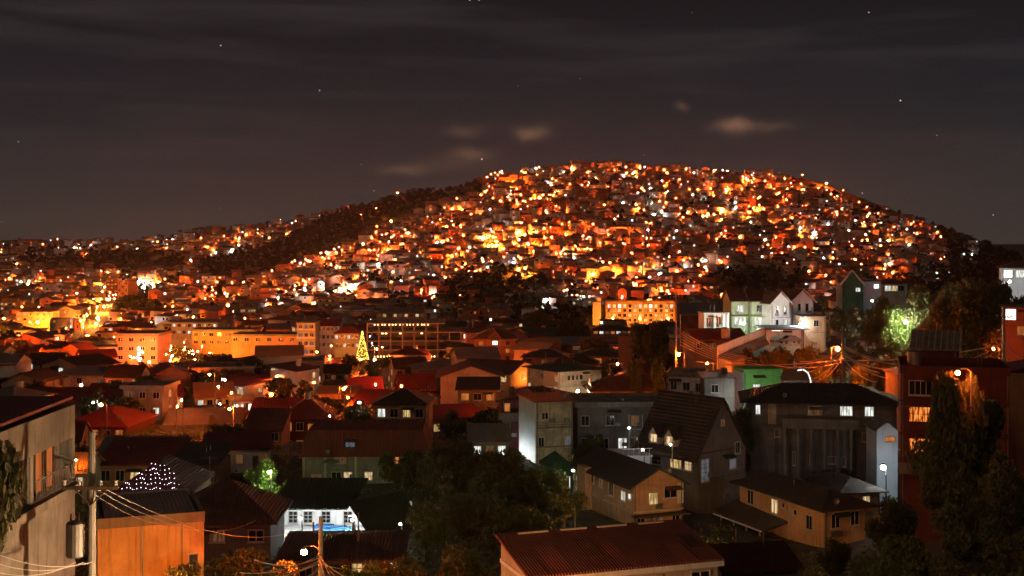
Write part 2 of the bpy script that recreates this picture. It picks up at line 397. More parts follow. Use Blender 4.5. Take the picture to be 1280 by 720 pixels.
HEROBOX = []   # (px0, px1, py0, py1, Y) kept clear of random building
def place(name, pxL, YL, pxR, th, eave, wall, d=None, pl=None, pr=None, zbase=None, deep=3.0, **kw):
    """front face from pixel pxL at depth YL to pixel pxR, turned th degrees; eave row at the front-left corner"""
    a = R(th); A = P(pxL, eave, YL); tr = (pxR - HX) / F
    w = (tr * A.y - A.x) / (math.cos(a) - tr * math.sin(a))
    e1 = Vector((math.cos(a), math.sin(a), 0)); e2 = Vector((-math.sin(a), math.cos(a), 0))
    if pl is not None: tl = (pl - HX) / F; d = (A.x - tl * A.y) / (math.sin(a) + tl * math.cos(a))
    if pr is not None:
        C = A + e1 * w; t2 = (pr - HX) / F; d = (t2 * C.y - C.x) / (e2.x - t2 * e2.y)
    c = A + e1 * w / 2 + e2 * d / 2
    cs = [A, A + e1 * w, A + e2 * d, A + e1 * w + e2 * d]
    zg = zbase if zbase is not None else float(min(tz(np.array([q.x for q in cs]), np.array([q.y for q in cs]))))
    H = A.z - zg
    b = Bld(name, (c.x, c.y, zg), a, w, d, H, wall, deep=deep, **kw)
    pj = [proj(q.x, q.y, q.z) for q in cs]
    HEROBOX.append((min(p[0] for p in pj), max(p[0] for p in pj), min(p[1] for p in pj) - 8, max(p[1] for p in pj) + H * F / A.y, A.y, d + 6, c.x, c.y, math.hypot(w, d) / 2))
    return b
DR = random.Random(3)
def deco(b, Yd):
    """pipes, air conditioners, awnings, laundry and cable boxes that clutter a near house"""
    L = b.w; H = b.H
    for s in (-1, 1): b.part('drainpipe', CONCD, [(s * (L / 2 - .15) - .05, s * (L / 2 - .15) + .05, .01, .11, -.5, H - .05)], 'F')
    for k in range(DR.randint(1, 3)):
        u = DR.uniform(-L / 2 + .8, L / 2 - .8); z = DR.choice([H - 2.6, H - 2.5, H - 5.2]); 
        if z > .5: b.part('air_conditioner', METAL, [(u - .35, u + .35, .10, .42, z, z + .48)], 'F')
    f = b.fm('F'); side = 'R' if b.o.location.x < 0 else 'L'
    if H > 4.6:
        m = MB(); z = H - 2.95; m.tube([f(-L / 2, .04, z + .35), f(-L * .2, .05, z + .2), f(L * .2, .05, z + .3), f(L / 2, .04, z + .25)], .025, 4); m.obj('wall_cable', BARK, b.o)
        b.part('ledge', CONCD, [(-L / 2, L / 2, .012, .07, z - .1, z)], 'F')
    if L > 5:
        u = DR.uniform(-L * .3, L * .3); m = MB(); q = H - .35; m.face([f(u - .9, .1, q), f(u + .9, .1, q), f(u + .95, .75, q - .28), f(u - .95, .75, q - .28)]); m.face([f(u - .9, .1, q - .04), f(u - .95, .75, q - .32), f(u + .95, .75, q - .32), f(u + .9, .1, q - .04)]); m.obj('awning', DR.choice([RGRY, RBRN, RDGR]), b.o)
    for k in range(2):
        x, y = DR.uniform(-L * .3, L * .3), DR.uniform(-.1, .2) * b.d; m = MB(); m.tube([(x, y, H), (x, y, H + 1.6)], .05, 5); m.obj('vent_pipe', METAL, b.o)
def lab(b, label, cat, group=None):
    tag(b.o, label, cat, group)
    if b.o.location.y < 262 and b.w > 3.4 and not label.startswith(('open white', 'low building with', 'nearest', 'hall with a glow')): deco(b, b.o.location.y)
    return b
# ------------------------------------------------------------------ ground sheet
def build_ground():
    ys = np.concatenate([np.linspace(-120, 40, 9), np.exp(np.linspace(math.log(45), math.log(2700), 330)), [3000, 3600, 4500, 7000, 12000]])
    ts = np.linspace(-1.5, 1.5, 301) * .62
    Yg, Tg = np.meshgrid(ys, ts, indexing='ij'); Xg = Tg * np.maximum(Yg + 160, 120) * 1.0
    Z = tz(Xg, Yg); n, m = Yg.shape
    V = np.stack([Xg, Yg, Z], -1).reshape(-1, 3)
    i, j = np.meshgrid(np.arange(n - 1), np.arange(m - 1), indexing='ij'); k = (i * m + j).ravel()
    Fc = np.stack([k, k + 1, k + m + 1, k + m], 1)
    mt, nn = principled('ground'); tcd = nn.add('ShaderNodeTexCoord')
    a = nn.add('ShaderNodeTexNoise', {0: tcd.outputs['Object'], 'Scale': .035, 'Detail': 8.0, 'Roughness': .7})
    c = nn.ramp(a.outputs[0], [(.36, (.030, .038, .016)), (.48, (.055, .050, .028)), (.58, (.10, .082, .060)), (.7, (.15, .135, .115))])
    b = nn.add('ShaderNodeTexNoise', {0: tcd.outputs['Object'], 'Scale': .9, 'Detail': 5.0})
    bp = nn.add('ShaderNodeBump', {'Strength': .8, 'Distance': .5, 'Height': b.outputs[0]})
    p = nn.add('ShaderNodeBsdfPrincipled', {'Base Color': c, 'Roughness': .95, 'Normal': bp.outputs[0]}); nn.add('ShaderNodeOutputMaterial', {0: p.outputs[0]})
    me = npmesh('ground', V, Fc, None, [mt]); me.polygons.foreach_set('use_smooth', [True] * len(me.polygons))
    o = bpy.data.objects.new('ground', me); COL.objects.link(o); tag(o, kind='structure')
build_ground()

ROADS = []
def road(pts, w, lift=.25):
    """asphalt ribbon along world points, with kerbs and an edge line, laid over the ground"""
    P_ = [Vector((p[0], p[1], 0)) for p in pts]; fine = []
    for i in range(len(P_) - 1):
        n = max(2, int((P_[i + 1] - P_[i]).length / 4))
        for k in range(n): fine.append(P_[i].lerp(P_[i + 1], k / n))
    fine.append(P_[-1])
    for _ in range(6): fine = [fine[0]] + [(fine[i - 1] + fine[i] * 2 + fine[i + 1]) / 4 for i in range(1, len(fine) - 1)] + [fine[-1]]
    L = []
    for i, p in enumerate(fine):
        d = (fine[min(i + 1, len(fine) - 1)] - fine[max(i - 1, 0)]).normalized(); nrm = Vector((-d.y, d.x, 0))
        z = max(tz1(p.x + nrm.x * q, p.y + nrm.y * q) for q in (-w / 2, 0, w / 2)) + lift; L.append((p, nrm, z))
    ROADS.append(([(p.x, p.y) for p in fine], w))
    def strip(name, a, b, h, mat, kind='structure'):
        m = MB()
        for i in range(len(L) - 1):
            q = []
            for (p, nrm, z) in (L[i], L[i + 1]): q.append((p + nrm * a + Vector((0, 0, z + h)), p + nrm * b + Vector((0, 0, z + h)), p + nrm * a + Vector((0, 0, z - .8)), p + nrm * b + Vector((0, 0, z - .8))))
            m.face([q[0][0], q[0][1], q[1][1], q[1][0]]); m.face([q[0][0], q[1][0], q[1][2], q[0][2]]); m.face([q[0][1], q[0][3], q[1][3], q[1][1]])
        o = m.obj(name, mat); tag(o, kind=kind)
    strip('road', -w / 2, w / 2, 0, ASPH); strip('kerb', -w / 2 - .2, -w / 2 - .003, .12, KERB); strip('kerb', w / 2 + .003, w / 2 + .2, .12, KERB)
    m = MB()
    for i in range(0, len(L) - 1, 2):
        (p, nr, z), (p2, nr2, z2) = L[i], L[i + 1]; u = Vector((0, 0, z + .006)); u2 = Vector((0, 0, z2 + .006))
        m.face([p - nr * .07 + u, p + nr * .07 + u, p2 + nr2 * .07 + u2, p2 - nr2 * .07 + u2])
    o = m.obj('road_marking', WHITE); tag(o, kind='structure')
def W2(px, Y): return ((px - HX) / F * Y, Y)
road([W2(690, 214), W2(760, 212), W2(860, 208), W2(940, 206), W2(1040, 200), W2(1150, 196), W2(1300, 190)], 7)     # right-hand lit road
road([W2(60, 420), W2(100, 520), W2(112, 640), W2(128, 800), W2(140, 980), W2(170, 1150)], 8)                            # bright street at the left
road([W2(-40, 470), W2(60, 480), W2(170, 470), W2(290, 500), W2(400, 560), W2(560, 640), W2(700, 620)], 8)
road([W2(600, 57), W2(470, 60), W2(400, 63), W2(300, 66), W2(190, 66), W2(60, 62)], 5)                                                # lane at the bottom

# ------------------------------------------------------------------ foreground and middle buildings
def tank(name, loc, r, h, label, mat=METAL, group='water tanks on the roofs'):
    m = MB(); m.tube([(0, 0, 0), (0, 0, .04), (0, 0, h * .9), (0, 0, h)], [r * .9, r, r, r * .55], 14)
    for k in range(1, 4): m.tube([(0, 0, h * .22 * k), (0, 0, h * .22 * k + .05)], r * 1.03, 14)
    o = m.obj(name, mat, None, loc); tag(o, label, 'water tank', group); return o

# grey block at the left edge
def left_block():
    X0, Y0, Y1 = -18.95, 38.0, 52.0; ze = P(77, 505, 52).z; zg = tz1(-25, 46) - 1
    b = Bld('concrete_house', (X0 - 6, 45, zg), 0, 12, 14, ze - zg, CONC, gable=None)
    tag(b.o, 'grey concrete house with orange-lit balcony windows at the left edge of the photo', 'house'); HEROBOX.append((-200, 78, 480, 720, 52, 0, -25, 45, 10))
    H = b.H; f = b.fm('R')
    zl = P(77, 602, 52).z - zg; zt = P(72, 549, 51.4).z - zg
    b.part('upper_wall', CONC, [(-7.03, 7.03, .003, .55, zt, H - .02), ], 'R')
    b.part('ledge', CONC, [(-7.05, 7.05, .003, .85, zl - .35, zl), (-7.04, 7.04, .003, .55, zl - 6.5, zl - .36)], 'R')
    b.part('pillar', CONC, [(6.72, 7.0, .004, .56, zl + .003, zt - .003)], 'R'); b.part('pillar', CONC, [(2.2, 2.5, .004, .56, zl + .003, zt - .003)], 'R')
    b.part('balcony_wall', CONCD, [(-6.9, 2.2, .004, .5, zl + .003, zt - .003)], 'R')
    for u, w in ((3.35, .62), (4.35, .78), (5.5, .78)):
        b.win('R', u, H - zt + .03, w, zt - zl - .12, glow('balcony light', (1, .25, .06), .55, .3), 1, 1, frame=WOOD, sill=False)
    m = MB()
    for k in range(22):
        u = 2.6 + k * .19; m.tube([f(u, .62, zl + .02), f(u, .66, zl + .45), f(u, .62, zl + .85)], .016, 5)
    for k in range(5):
        u = 3.0 + k * .85; m.tube([f(u + .22 * math.cos(q), .64, zl + .85 + .18 * math.sin(q)) for q in np.linspace(0, math.pi, 7)], .018, 5)
    m.tube([f(2.5, .62, zl + .85), f(6.75, .62, zl + .85)], .028, 6); m.tube([f(2.5, .62, zl + .1), f(6.75, .62, zl + .1)], .02, 6)
    m.obj('railing', METAL, b.o)
    b.win('R', 2.0, H - zl + 2.05, 1.35, .42, DGLASS, 3, 1)
    o = b.roof('mono', RRED_X, .15, .35, .12)
left_block()

# utility pole with transformer, left
def utility_pole(name, X, Y, top, zg, label, r=.15, lean=0, trans=False, arms=1, mat=POLE, group=None, armz=.9):
    o = empty(name, (X, Y, zg)); tag(o, label, 'utility pole', group); h = top - zg
    m = MB(); m.tube([(0, 0, -1), (0, 0, h * .5), (lean, 0, h)], [r * 1.15, r, r * .8], 10); m.obj('pole', mat, o)
    for a in range(arms):
        z = h - armz - a * .8
        m = MB(); m.box(-1.05, 1.05, -r - .1, -r + .02, z, z + .12); m.tube([(-.6, -r, z), (0, -r, z - .6)], .03, 5); m.tube([(.6, -r, z), (0, -r, z - .6)], .03, 5)
        c = m.obj('crossarm', WOOD, o)
        for u in (-.95, -.4, .4, .95):
            m = MB(); m.tube([(u, -r - .04, z + .12), (u, -r - .04, z + .2), (u, -r - .04, z + .26), (u, -r - .04, z + .33)], [.03, .075, .05, .075], 8); m.obj('insulator', WHITE, c)
    if trans:
        z = P(100, 696, Y).z - zg
        m = MB(); m.tube([(-.62, 0, z), (-.62, 0, z + .05), (-.62, 0, z + 1.25), (-.62, 0, z + 1.33)], [.30, .34, .34, .22], 16)
        c = m.obj('transformer', METAL, o)
        
        for dx in (-.15, .15): m = MB(); m.tube([(-.62 + dx, 0, z + 1.3), (-.62 + dx, 0, z + 1.6)], [.05, .03], 6); m.obj('bushing', BARK, c)
        
        for zz in (.3, 1.0): m = MB(); m.box(-.35, -.1, -.03, .03, z + zz, z + zz + .06); m.obj('bracket', METAL, o)
    return o
Y = 46.0; q = P(115, 540, Y); zg = tz1(q.x, Y)
utility_pole('utility_pole', q.x, Y, q.z, zg, 'thick concrete pole with grey transformer drum beside the grey house at left', .155, trans=True, arms=1, armz=2.1)
HEROBOX.append((90, 125, 540, 720, 46, 0, q.x, 46, 2))

# ochre wall building
b = lab(place('flat_roofed_building', 122, 72, 255, 20, 662, OCHRE, d=7.5), 'low building with bright ochre wall and stained grey parapet behind the transformer pole', 'building')
b.roof('parapet', CONC, .42, .05); m = MB()
b.part('roof_sheet', RGRY, [(-b.w / 2 + .4, b.w / 2 - .4, -3.2, 3.2, b.H + .22, b.H + .55)])
b.part('drainpipe', METAL, [(-.55, -.47, .01, .1, -1, b.H)], 'F'); b.part('drainpipe', METAL, [(1.7, 1.78, .01, .1, -1, b.H)], 'F'); b.part('panel_joint', OCHRE, [(-1.9, -1.86, .003, .02, 0, b.H)], 'F')
b.win('F', 2.4, 1.9, .5, .6, PLOW, 1); b.part('awning', RDGR, [(-1.2, .9, .01, 1.1, .6, .75)], 'F')
# big dark hip roof
b = lab(place('hip_roofed_house', 205, 104, 338, 2, 655, CONCD, d=8), 'house with huge dark hipped roof behind the ochre-walled building', 'house')
b.roof('hip', RDRK, 2.8, .7); b.row('F', .6, 1.2, .9, 3, [DGLASS, PLOW, DGLASS])
b = lab(place('dark_roofed_house', 352, 92, 500, 3, 700, CONCD, d=8), 'low dark house with two small lit windows behind the lamp pole', 'house')
b.roof('hip', RDRK, .75, .5); b.win('F', 1.2, .35, .7, .75, PYEL, 2, 2); b.win('F', 3.9, .3, 1.2, .5, PWHT, 3, 1); b.win('F', -2.6, .6, .9, .7, DGLASS)
# courtyard pavilion with the blue mats
b = lab(place('courtyard_pavilion', 340, 124, 515, 0, 627, WHITE, d=.3, wallname='back_wall'), 'open white-lit courtyard pavilion with dark green roofs and blue mats inside', 'pavilion')
HEROBOX[-1] = (335, 525, 610, 672, 112, 4, b.o.location.x, 117, 9)
hp = b.H; w2 = b.w / 2; zf = P(420, 656, 124).z - b.o.location.z
b.part('floor', WHITE, [(-w2 + 1.0, w2, -10, -.2, zf - 3, zf)])
m = MB()
for u in (-w2 + 1.2, -1.5, 2.2, w2 - .3): m.tube([(u, -8.6, zf), (u, -8.6, zf + 2.2)], .09, 8)
m.obj('post', METAL, b.o)
m = MB(); m.face([(-w2 - .6, -4, hp + .1), (1.0, -4, hp + .1), (2.6, .9, hp + 2.2), (-w2 + 2, .9, hp + 2.2)]); m.face([(-w2 - .6, -4, hp - .02), (-w2 + 2, .9, hp + 2.08), (2.6, .9, hp + 2.08), (1.0, -4, hp - .02)])
m.face([(-w2 - .6, -4, hp - .02), (1.0, -4, hp - .02), (1.0, -4, hp + .1), (-w2 - .6, -4, hp + .1)]); m.obj('roof', RDGR, b.o)
m = MB(); zz = hp + .15
for dz in (0, -.12):
    m.face([(1.2, -4.6, zz + .7 + dz), (4.0, -9.8, zz - 1.4 + dz), (w2 + 1.6, -7.6, zz - 1.1 + dz), (w2 - .8, -1, zz + 1.2 + dz)]); m.face([(1.2, -4.6, zz + .7 + dz), (w2 - .8, -1, zz + 1.2 + dz), (w2 - 1.2, 2.4, zz + .6 + dz), (.6, 1.5, zz + .3 + dz)])
m.obj('roof', RDGR, b.o)
for u in (-4.9, -3.4, -1.6, .6): b.win('F', u, 1.0, .8, 1.1, DGLASS, 2, 3)
b.part('ceiling_lamp', PSTR, [(-3.4, -2.2, -3.2, -3.0, hp - .25, hp - .15), (1.2, 2.2, -4.2, -4.0, hp - .6, hp - .5), (4.2, 5.0, -6.2, -6.0, hp - 1.0, hp - .9)])
BLUE = surf('blue vinyl', (.05, .20, .50), .2, 1.0)
for i, (x, y, lx) in enumerate(((-1.6, -1.2, .9), (-.2, -2.2, 1.1), (-1.4, -3.3, 1.0), (1.0, -3.8, .9))):
    m = MB(); m.box(-lx, lx, -.5, .5, 0, .22); m.box(-lx * .94, lx * .94, -.45, .45, .22, .26); o = m.obj('floor_mat', BLUE, None, (b.o.location.x + x, b.o.location.y + y, b.o.location.z + zf + .01)); o.rotation_euler.z = .4 * i
    tag(o, ['blue mat against the white wall of the courtyard', 'blue mat in the middle of the white courtyard', 'blue mat at the open front of the courtyard, nearest the dark gable', 'short blue mat at the front left of the courtyard floor'][i], 'mat', 'blue mats in the lit courtyard')

# red mansard roof house
b = lab(place('mansard_roofed_house', 378, 150, 534, 2, 571, CONC, d=10), 'grey house under a steep dark red roof, behind the lit courtyard', 'house')
b.roof('mansard', surf('red roof sheets', (.16, .032, .024), .35, .5, corr='x', period=.4, tint=(.09, .028, .02)), 3.0, .45)
[b.part('pilaster', CREAM, [(-b.w / 2 + q, -b.w / 2 + q + .3, .003, .2, -1, b.H - .01)], 'F') for q in (.02, 2.6, 6.3)]
b.win('F', -b.w / 2 + 1.7, 2.2, 1.1, .95, PLOW, 2); b.win('F', -b.w / 2 + 4.1, 1.9, 1.1, .95, DGLASS, 2); b.win('F', -b.w / 2 + 5.5, 1.9, 1.0, .95, PWARM, 2); b.win('F', -b.w / 2 + 8.0, 1.9, .9, .95, PWARM, 2, 2)
b.win('F', -b.w / 2 + 4.6, .15, 1.3, .6, PLOW, 2)
b.win('F', 3.6, 2.0 - 1.9, 1.0, .8, PORG, 2); b.win('F', 5.4, .1, 1.0, .8, PORG, 2)
m = MB(); m.box(-2.6, -.9, -b.d / 2 - .55, -b.d / 2 + 1, b.H + 1.9, b.H + 2.05); m.box(-2.5, -1.0, -b.d / 2 - .2, -b.d / 2 + .6, b.H + .9, b.H + 1.9); dm = m.obj('dormer', RDRK, b.o)
p = MB(); p.face([(-2.3, -b.d / 2 - .21, b.H + 1.2), (-1.2, -b.d / 2 - .21, b.H + 1.2), (-1.2, -b.d / 2 - .21, b.H + 1.75), (-2.3, -b.d / 2 - .21, b.H + 1.75)]); p.obj('pane', PDIM, dm)

# foreground red roof
b = lab(place('red_roofed_house', 663, 60, 897, 19, 722, CREAM, d=4.5), 'nearest house, white side wall under a broad rusty red iron roof, bottom centre', 'house')
for sx, nm_ in ((-1, 'side_wall'), (1, 'side_wall')):
    m = MB(); x = sx * b.w / 2; m.face([(x, -b.d / 2, b.H), (x, b.d / 2, b.H), (x, b.d / 2, b.H + .9), (x, -b.d / 2, b.H + .04)]); m.obj(nm_, CREAM, b.o)
b.part('rear_wall', CREAM, [(-b.w / 2 + .01, b.w / 2 - .01, b.d / 2 - .15, b.d / 2, b.H, b.H + .88)])
b.roof('mono', surf('rusty red roofing', (.17, .048, .034), .4, .6, rough=.6, corr='x', period=.16, tint=(.13, .05, .035)), .95, .25, .1)
for i, u in enumerate((-3.3, -1.1, 1.2, 3.4)):
    b.part('ridge_cap', CREAM, [(u - .9 + .2 * (i % 2), u + .8, b.d / 2 - .1, b.d / 2 + .04, b.H + 1.03, b.H + 1.12)])
for k in range(9):
    x0 = -b.w / 2 + .1 + k * 1.15; w_ = [.8, 1.05, .7, .9][k % 4]; y0 = [-2.4, -1.9, -2.45, -1.0, -1.4][k % 5]; y1 = y0 + [1.6, 2.6, 1.1, 2.1][k % 4]; zr = lambda y: b.H + .02 + .1 + .012 + .004 * (k % 3) + .95 * (y + b.d / 2 + .25) / (b.d + .5)
    if k in (2, 5): continue
    m = MB(); m.face([(x0, y0, zr(y0)), (x0 + w_, y0, zr(y0)), (x0 + w_, min(y1, 2.2), zr(min(y1, 2.2))), (x0, min(y1, 2.2), zr(min(y1, 2.2)))]); m.obj('roof_patch', [surf('rusted sheet', (.17, .06, .04), .5, .9, corr='x', period=.16), surf('newer red sheet', (.22, .06, .045), .25, .6, corr='x', period=.16), surf('dark tarred sheet', (.07, .035, .028), .4, .8, corr='x', period=.16)][k % 3], b.o)
b.part('fascia', WHITE, [(-b.w / 2 - .2, b.w / 2 + .2, .27, .33, b.H - .24, b.H + .02)], 'F')
b.part('barge_board', WHITE, [(-2.2, 2.2, .03, .08, b.H - .35, b.H - .15)], 'L'); b.win('L', .6, 1.4, .9, 1.1, DGLASS, 2)
b.row('F', .5, 1.0, 1.0, 4, [PLOW, DGLASS])
b = lab(place('red_roofed_shed', 905, 68, 1000, 12, 716, CONCD, d=5, gable='x', rise=.8), 'low shed with dull red roof at the right end of the nearest red roof', 'shed')
b.roof('gable', surf('dull maroon roofing', (.09, .02, .016), .4, .6, corr='x', period=.2), .8, .3); b.win('F', 0, .4, .8, .6, DGLASS)

# orange two-storey house with gable, centre right
b = lab(place('gabled_house', 792, 125, 853, 22, 607, PEACH, pl=722, gable='y', rise=1.5), 'peach two-storey house with dark gable roof and two small lit corner windows', 'house')
b.roof('gable', RDRK, 1.5, .7, .16, axis='y'); L = b.d / 2
b.win('F', -.6, .9, 1.0, 1.15, PYEL, 2); b.win('F', 1.4, .5, 1.4, 1.0, DGLASS, 2); b.part('shutter', WHITE, [(2.2, 2.9, .01, .08, b.H - 2.2, b.H - .1)], 'F')
b.win('L', L - .8, 1.0, .6, .5, PWHT, 1); b.win('L', L - 2.2, 1.0, .9, .9, PWHT, 2); b.win('L', L - 5, .6, 1.0, 1.3, DGLASS, 2); b.win('L', L - 7.5, .5, .6, 1.0, PLOW, 1); b.win('L', L - 9.5, .6, .6, .8, DGLASS, 1)
b.part('belt_course', CREAM, [(-L, L, .01, .22, b.H - 2.75, b.H - 2.6)], 'L'); b.part('belt_course', CREAM, [(-b.w / 2 - .2, b.w / 2, .01, .22, b.H - 2.75, b.H - 2.6)], 'F')
b.part('annex', PEACH, [(-L + 1.6, -L + 3.6, .01, .8, -1, b.H + .2)], 'L'); b.row('F', 3.2, .8, .9, 3, [DGLASS, PLOW])
b.part('porch_roof', RDRK, [(-b.w / 2 - .4, b.w / 2 + .2, .23, 1.4, b.H - 3.1, b.H - 2.95)], 'F')
# low lit terrace behind it
b = lab(place('lit_terrace', 772, 137, 815, 10, 572, WHITE, d=5), 'white-lit flat terrace with low parapet left of the dark steep roof', 'terrace')
b.roof('flat', WHITE, over=.1); b.part('railing', WHITE, [(-b.w / 2, b.w / 2, .05, .1, b.H + .9, b.H + .97)] + [(-b.w / 2 + k * .6, -b.w / 2 + k * .6 + .05, .05, .1, b.H + .16, b.H + .9) for k in range(7)], 'F')

# dark A-frame house
b = lab(place('steep_roofed_house', 872, 135, 932, 40, 570, CONCD, pl=797, gable='y', rise=5.9), 'tall dark house with very steep roof and two small lit dormers', 'house')
b.roof('gable', RDRK, 5.9, .5, .16, axis='y'); W_ = b.w / 2
for y0 in (-.6, 1.8):
    x0 = -W_ - .2; m = MB(); z = b.H + .9
    m.box(x0, x0 + 1.6, y0 - .8, y0 + .8, z - .3, z + .7); m.face([(x0, y0 - .8, z + .7), (x0, y0 + .8, z + .7), (x0, y0, z + 1.7)]); dm = m.obj('dormer', CREAM, b.o)
    m = MB(); m.face([(x0 - .35, y0 - 1.0, z + .5), (x0 - .35, y0, z + 1.85), (x0 + 2.4, y0, z + 1.85), (x0 + 1.5, y0 - 1.0, z + .5)]); m.face([(x0 - .35, y0 + 1.0, z + .5), (x0 - .35, y0, z + 1.85), (x0 + 2.4, y0, z + 1.85), (x0 + 1.5, y0 + 1.0, z + .5)]); m.obj('dormer_roof', RDRK, dm)
    m = MB(); m.face([(x0 - .02, y0 - .45, z - .1), (x0 - .02, y0 + .45, z - .1), (x0 - .02, y0 + .45, z + .75), (x0 - .02, y0 - .45, z + .75)]); m.obj('pane', PWARM, dm)
b.part('balcony', WOOD, [(-4.5, 3.8, .02, 1.3, b.H - .25, b.H - .08)] + [(-4.4 + k * .45, -4.36 + k * .45, 1.2, 1.25, b.H - .08, b.H + .75) for k in range(19)], 'L')
b.win('L', 1.4, .45, 1.6, 1.3, PYEL, 4, 2); b.win('L', 3.2, .45, 1.0, 1.3, PWARM, 3, 2); b.win('L', -1.6, .5, 1.4, 1.2, DGLASS, 3, 3); b.win('L', -3.4, .5, 1.2, 2.2, PDIM, 4, 7)
b.win('F', -2.9, .5, 1.2, 2.4, PDIM, 2, 5); b.win('F', .1, -3.6, .5, .6, PLOW, 1); b.win('F', 1.8, 1.0, 1.0, 1.0, PDIM, 2, 1); b.win('F', 2.6, -.8, .8, 1.2, DGLASS)
b.part('bracing', WOOD, [(-W_, W_, .01, .08, b.H + .1, b.H + .3)], 'F')
for px, pyy, s in ((833, 553, 1), (843, 557, 1)):
    pass

# white-faced concrete block
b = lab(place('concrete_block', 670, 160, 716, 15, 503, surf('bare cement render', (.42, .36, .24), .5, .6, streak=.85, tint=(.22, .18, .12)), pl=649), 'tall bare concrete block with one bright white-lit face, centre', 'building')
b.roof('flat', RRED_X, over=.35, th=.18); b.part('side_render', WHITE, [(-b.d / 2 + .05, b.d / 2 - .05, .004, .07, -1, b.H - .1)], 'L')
for z in (2.4, 4.9): b.part('slab_edge', CONCD, [(-b.w / 2, b.w / 2, .01, .15, z, z + .2)], 'F')
b.row('F', 4.6, .7, 1.2, 2, [DGLASS, PDIM]); b.win('F', -1.3, 1.4, .8, .8, DGLASS)
b = lab(place('balcony_house', 628, 176, 662, 5, 500, REDW, d=7), 'narrow reddish house with a diagonal balcony left of the white-lit concrete block', 'house')
b.roof('monoR', RRED_X, .7, .5); b.part('balcony', WOOD, [(-b.w / 2 - .8, b.w / 2, .02, 1.2, b.H - 2.7, b.H - 2.5), (-b.w / 2 - .8, b.w / 2, 1.15, 1.2, b.H - 2.5, b.H - 1.7)], 'F'); b.row('F', .5, .7, 1.1, 2, [PORG, DGLASS]); b.row('F', 3.3, .7, 1.1, 2, [DGLASS, DGLASS])

# yellow house with the floodlit wall and its neighbours
b = lab(place('flat_roofed_house', 698, 246, 752, 32, 465, CREAM, pl=659), 'cream two-storey house with a floodlit right wall, above the concrete block', 'house')
b.roof('hip', RDGR, 1.0, .9); b.row('F', .9, .6, .9, 4, [DGLASS], u0=-2.8, u1=.2); b.row('L', .8, .8, 1.1, 3, [PLOW, DGLASS, PORG]); b.row('L', 3.2, .9, 1.1, 3, [PWARM, DGLASS, PWARM])
b.part('stair', WHITE, [(1.0, 3.6, .02, 1.3, b.H - 3.0, b.H - 2.8)] + [(1.0 + k * .3, 1.05 + k * .3, 1.2, 1.26, b.H - 2.8, b.H - 2.0) for k in range(9)], 'F')
b = lab(place('brown_roofed_house', 741, 232, 834, 4, 489, CREAM, d=8, gable='x', rise=2.2), 'wide cream house with brown hipped roof right of the floodlit wall', 'house')
b.roof('hip', RBRN, 2.3, .9); b.row('F', .8, 1.0, .9, 4, [PLOW, DGLASS, DGLASS, DGLASS])
b = lab(place('terrace_building', 722, 165, 834, 3, 509, CONCD, d=9), 'dark mossy building with open flat terrace roof below the brown hipped roof', 'building')
b.roof('parapet', CONC, .5, .4); b.row('F', 1.2, 1.0, 1.2, 4, [DGLASS, DGLASS, PLOW, DGLASS]); b.row('F', 4.2, 1.1, 1.6, 5, [DGLASS, DGLASS, PWHT, PWARM, DGLASS])
b.part('scaffold', WHITE, [(u, u + .08, .3, .4, 0, b.H - 1) for u in (.8, 2.6, 4.1)] + [(.8, 4.2, .3, .4, z, z + .07) for z in (2.2, 3.4, 4.5)], 'F')
b = lab(place('white_flat_roofed_house', 880, 172, 918, -4, 473, CONCD, pl=None, d=7), 'stained grey annexe joining the white house to the green house', 'house')
b.roof('flat', RRED_X, over=.3); b.win('F', -.6, .9, .9, 1.0, DGLASS)
b = lab(place('white_flat_roofed_house', 835, 181, 879, -12, 470, WHITE, d=7), 'white flat-roofed house with three dark windows left of the bright green house', 'house')
b.roof('parapet', CONC, .35, .3); b.win('F', -1.7, .8, .8, 1.1, DGLASS); b.win('F', .1, .9, .9, 1.1, DGLASS); b.win('F', 1.9, 1.0, .9, 1.2, DGLASS)
b = lab(place('green_house', 930, 176, 978, 8, 466, GREEN, pl=917), 'small bright green house lit from the front, between white house and red-roofed porch', 'house')
b.roof('parapet', GREEN, .3, .03); b.win('F', -1.0, 1.7, 1.0, .8, PWHT, 3); b.win('F', 1.6, 1.8, .7, .8, PWHT, 2); b.part('side_render', WHITE, [(-b.d / 2 + .05, b.d / 2 - .05, .004, .06, -.5, b.H)], 'L')
b = lab(place('porch_house', 979, 176, 1014, 6, 475, BRICK, d=6, gable='x', rise=1.0), 'low orange-roofed house with a white cross-braced balustrade beside the green house', 'house')
b.roof('gable', RORG, 1.1, .4); m = MB(); f = b.fm('F'); n = 4
for k in range(n):
    a0 = -b.w / 2 + .1 + k * b.w / n; a1 = a0 + b.w / n - .3
    m.tube([f(a0, .25, b.H - 1.5), f(a1, .25, b.H - .3)], .07, 5); m.tube([f(a1, .25, b.H - 1.5), f(a0, .25, b.H - .3)], .07, 5)
m.tube([f(-b.w / 2, .25, b.H - .25), f(b.w / 2, .25, b.H - .25)], .05, 5); m.tube([f(-b.w / 2, .25, b.H - 1.55), f(b.w / 2, .25, b.H - 1.55)], .05, 5); m.obj('balustrade', WHITE, b.o)

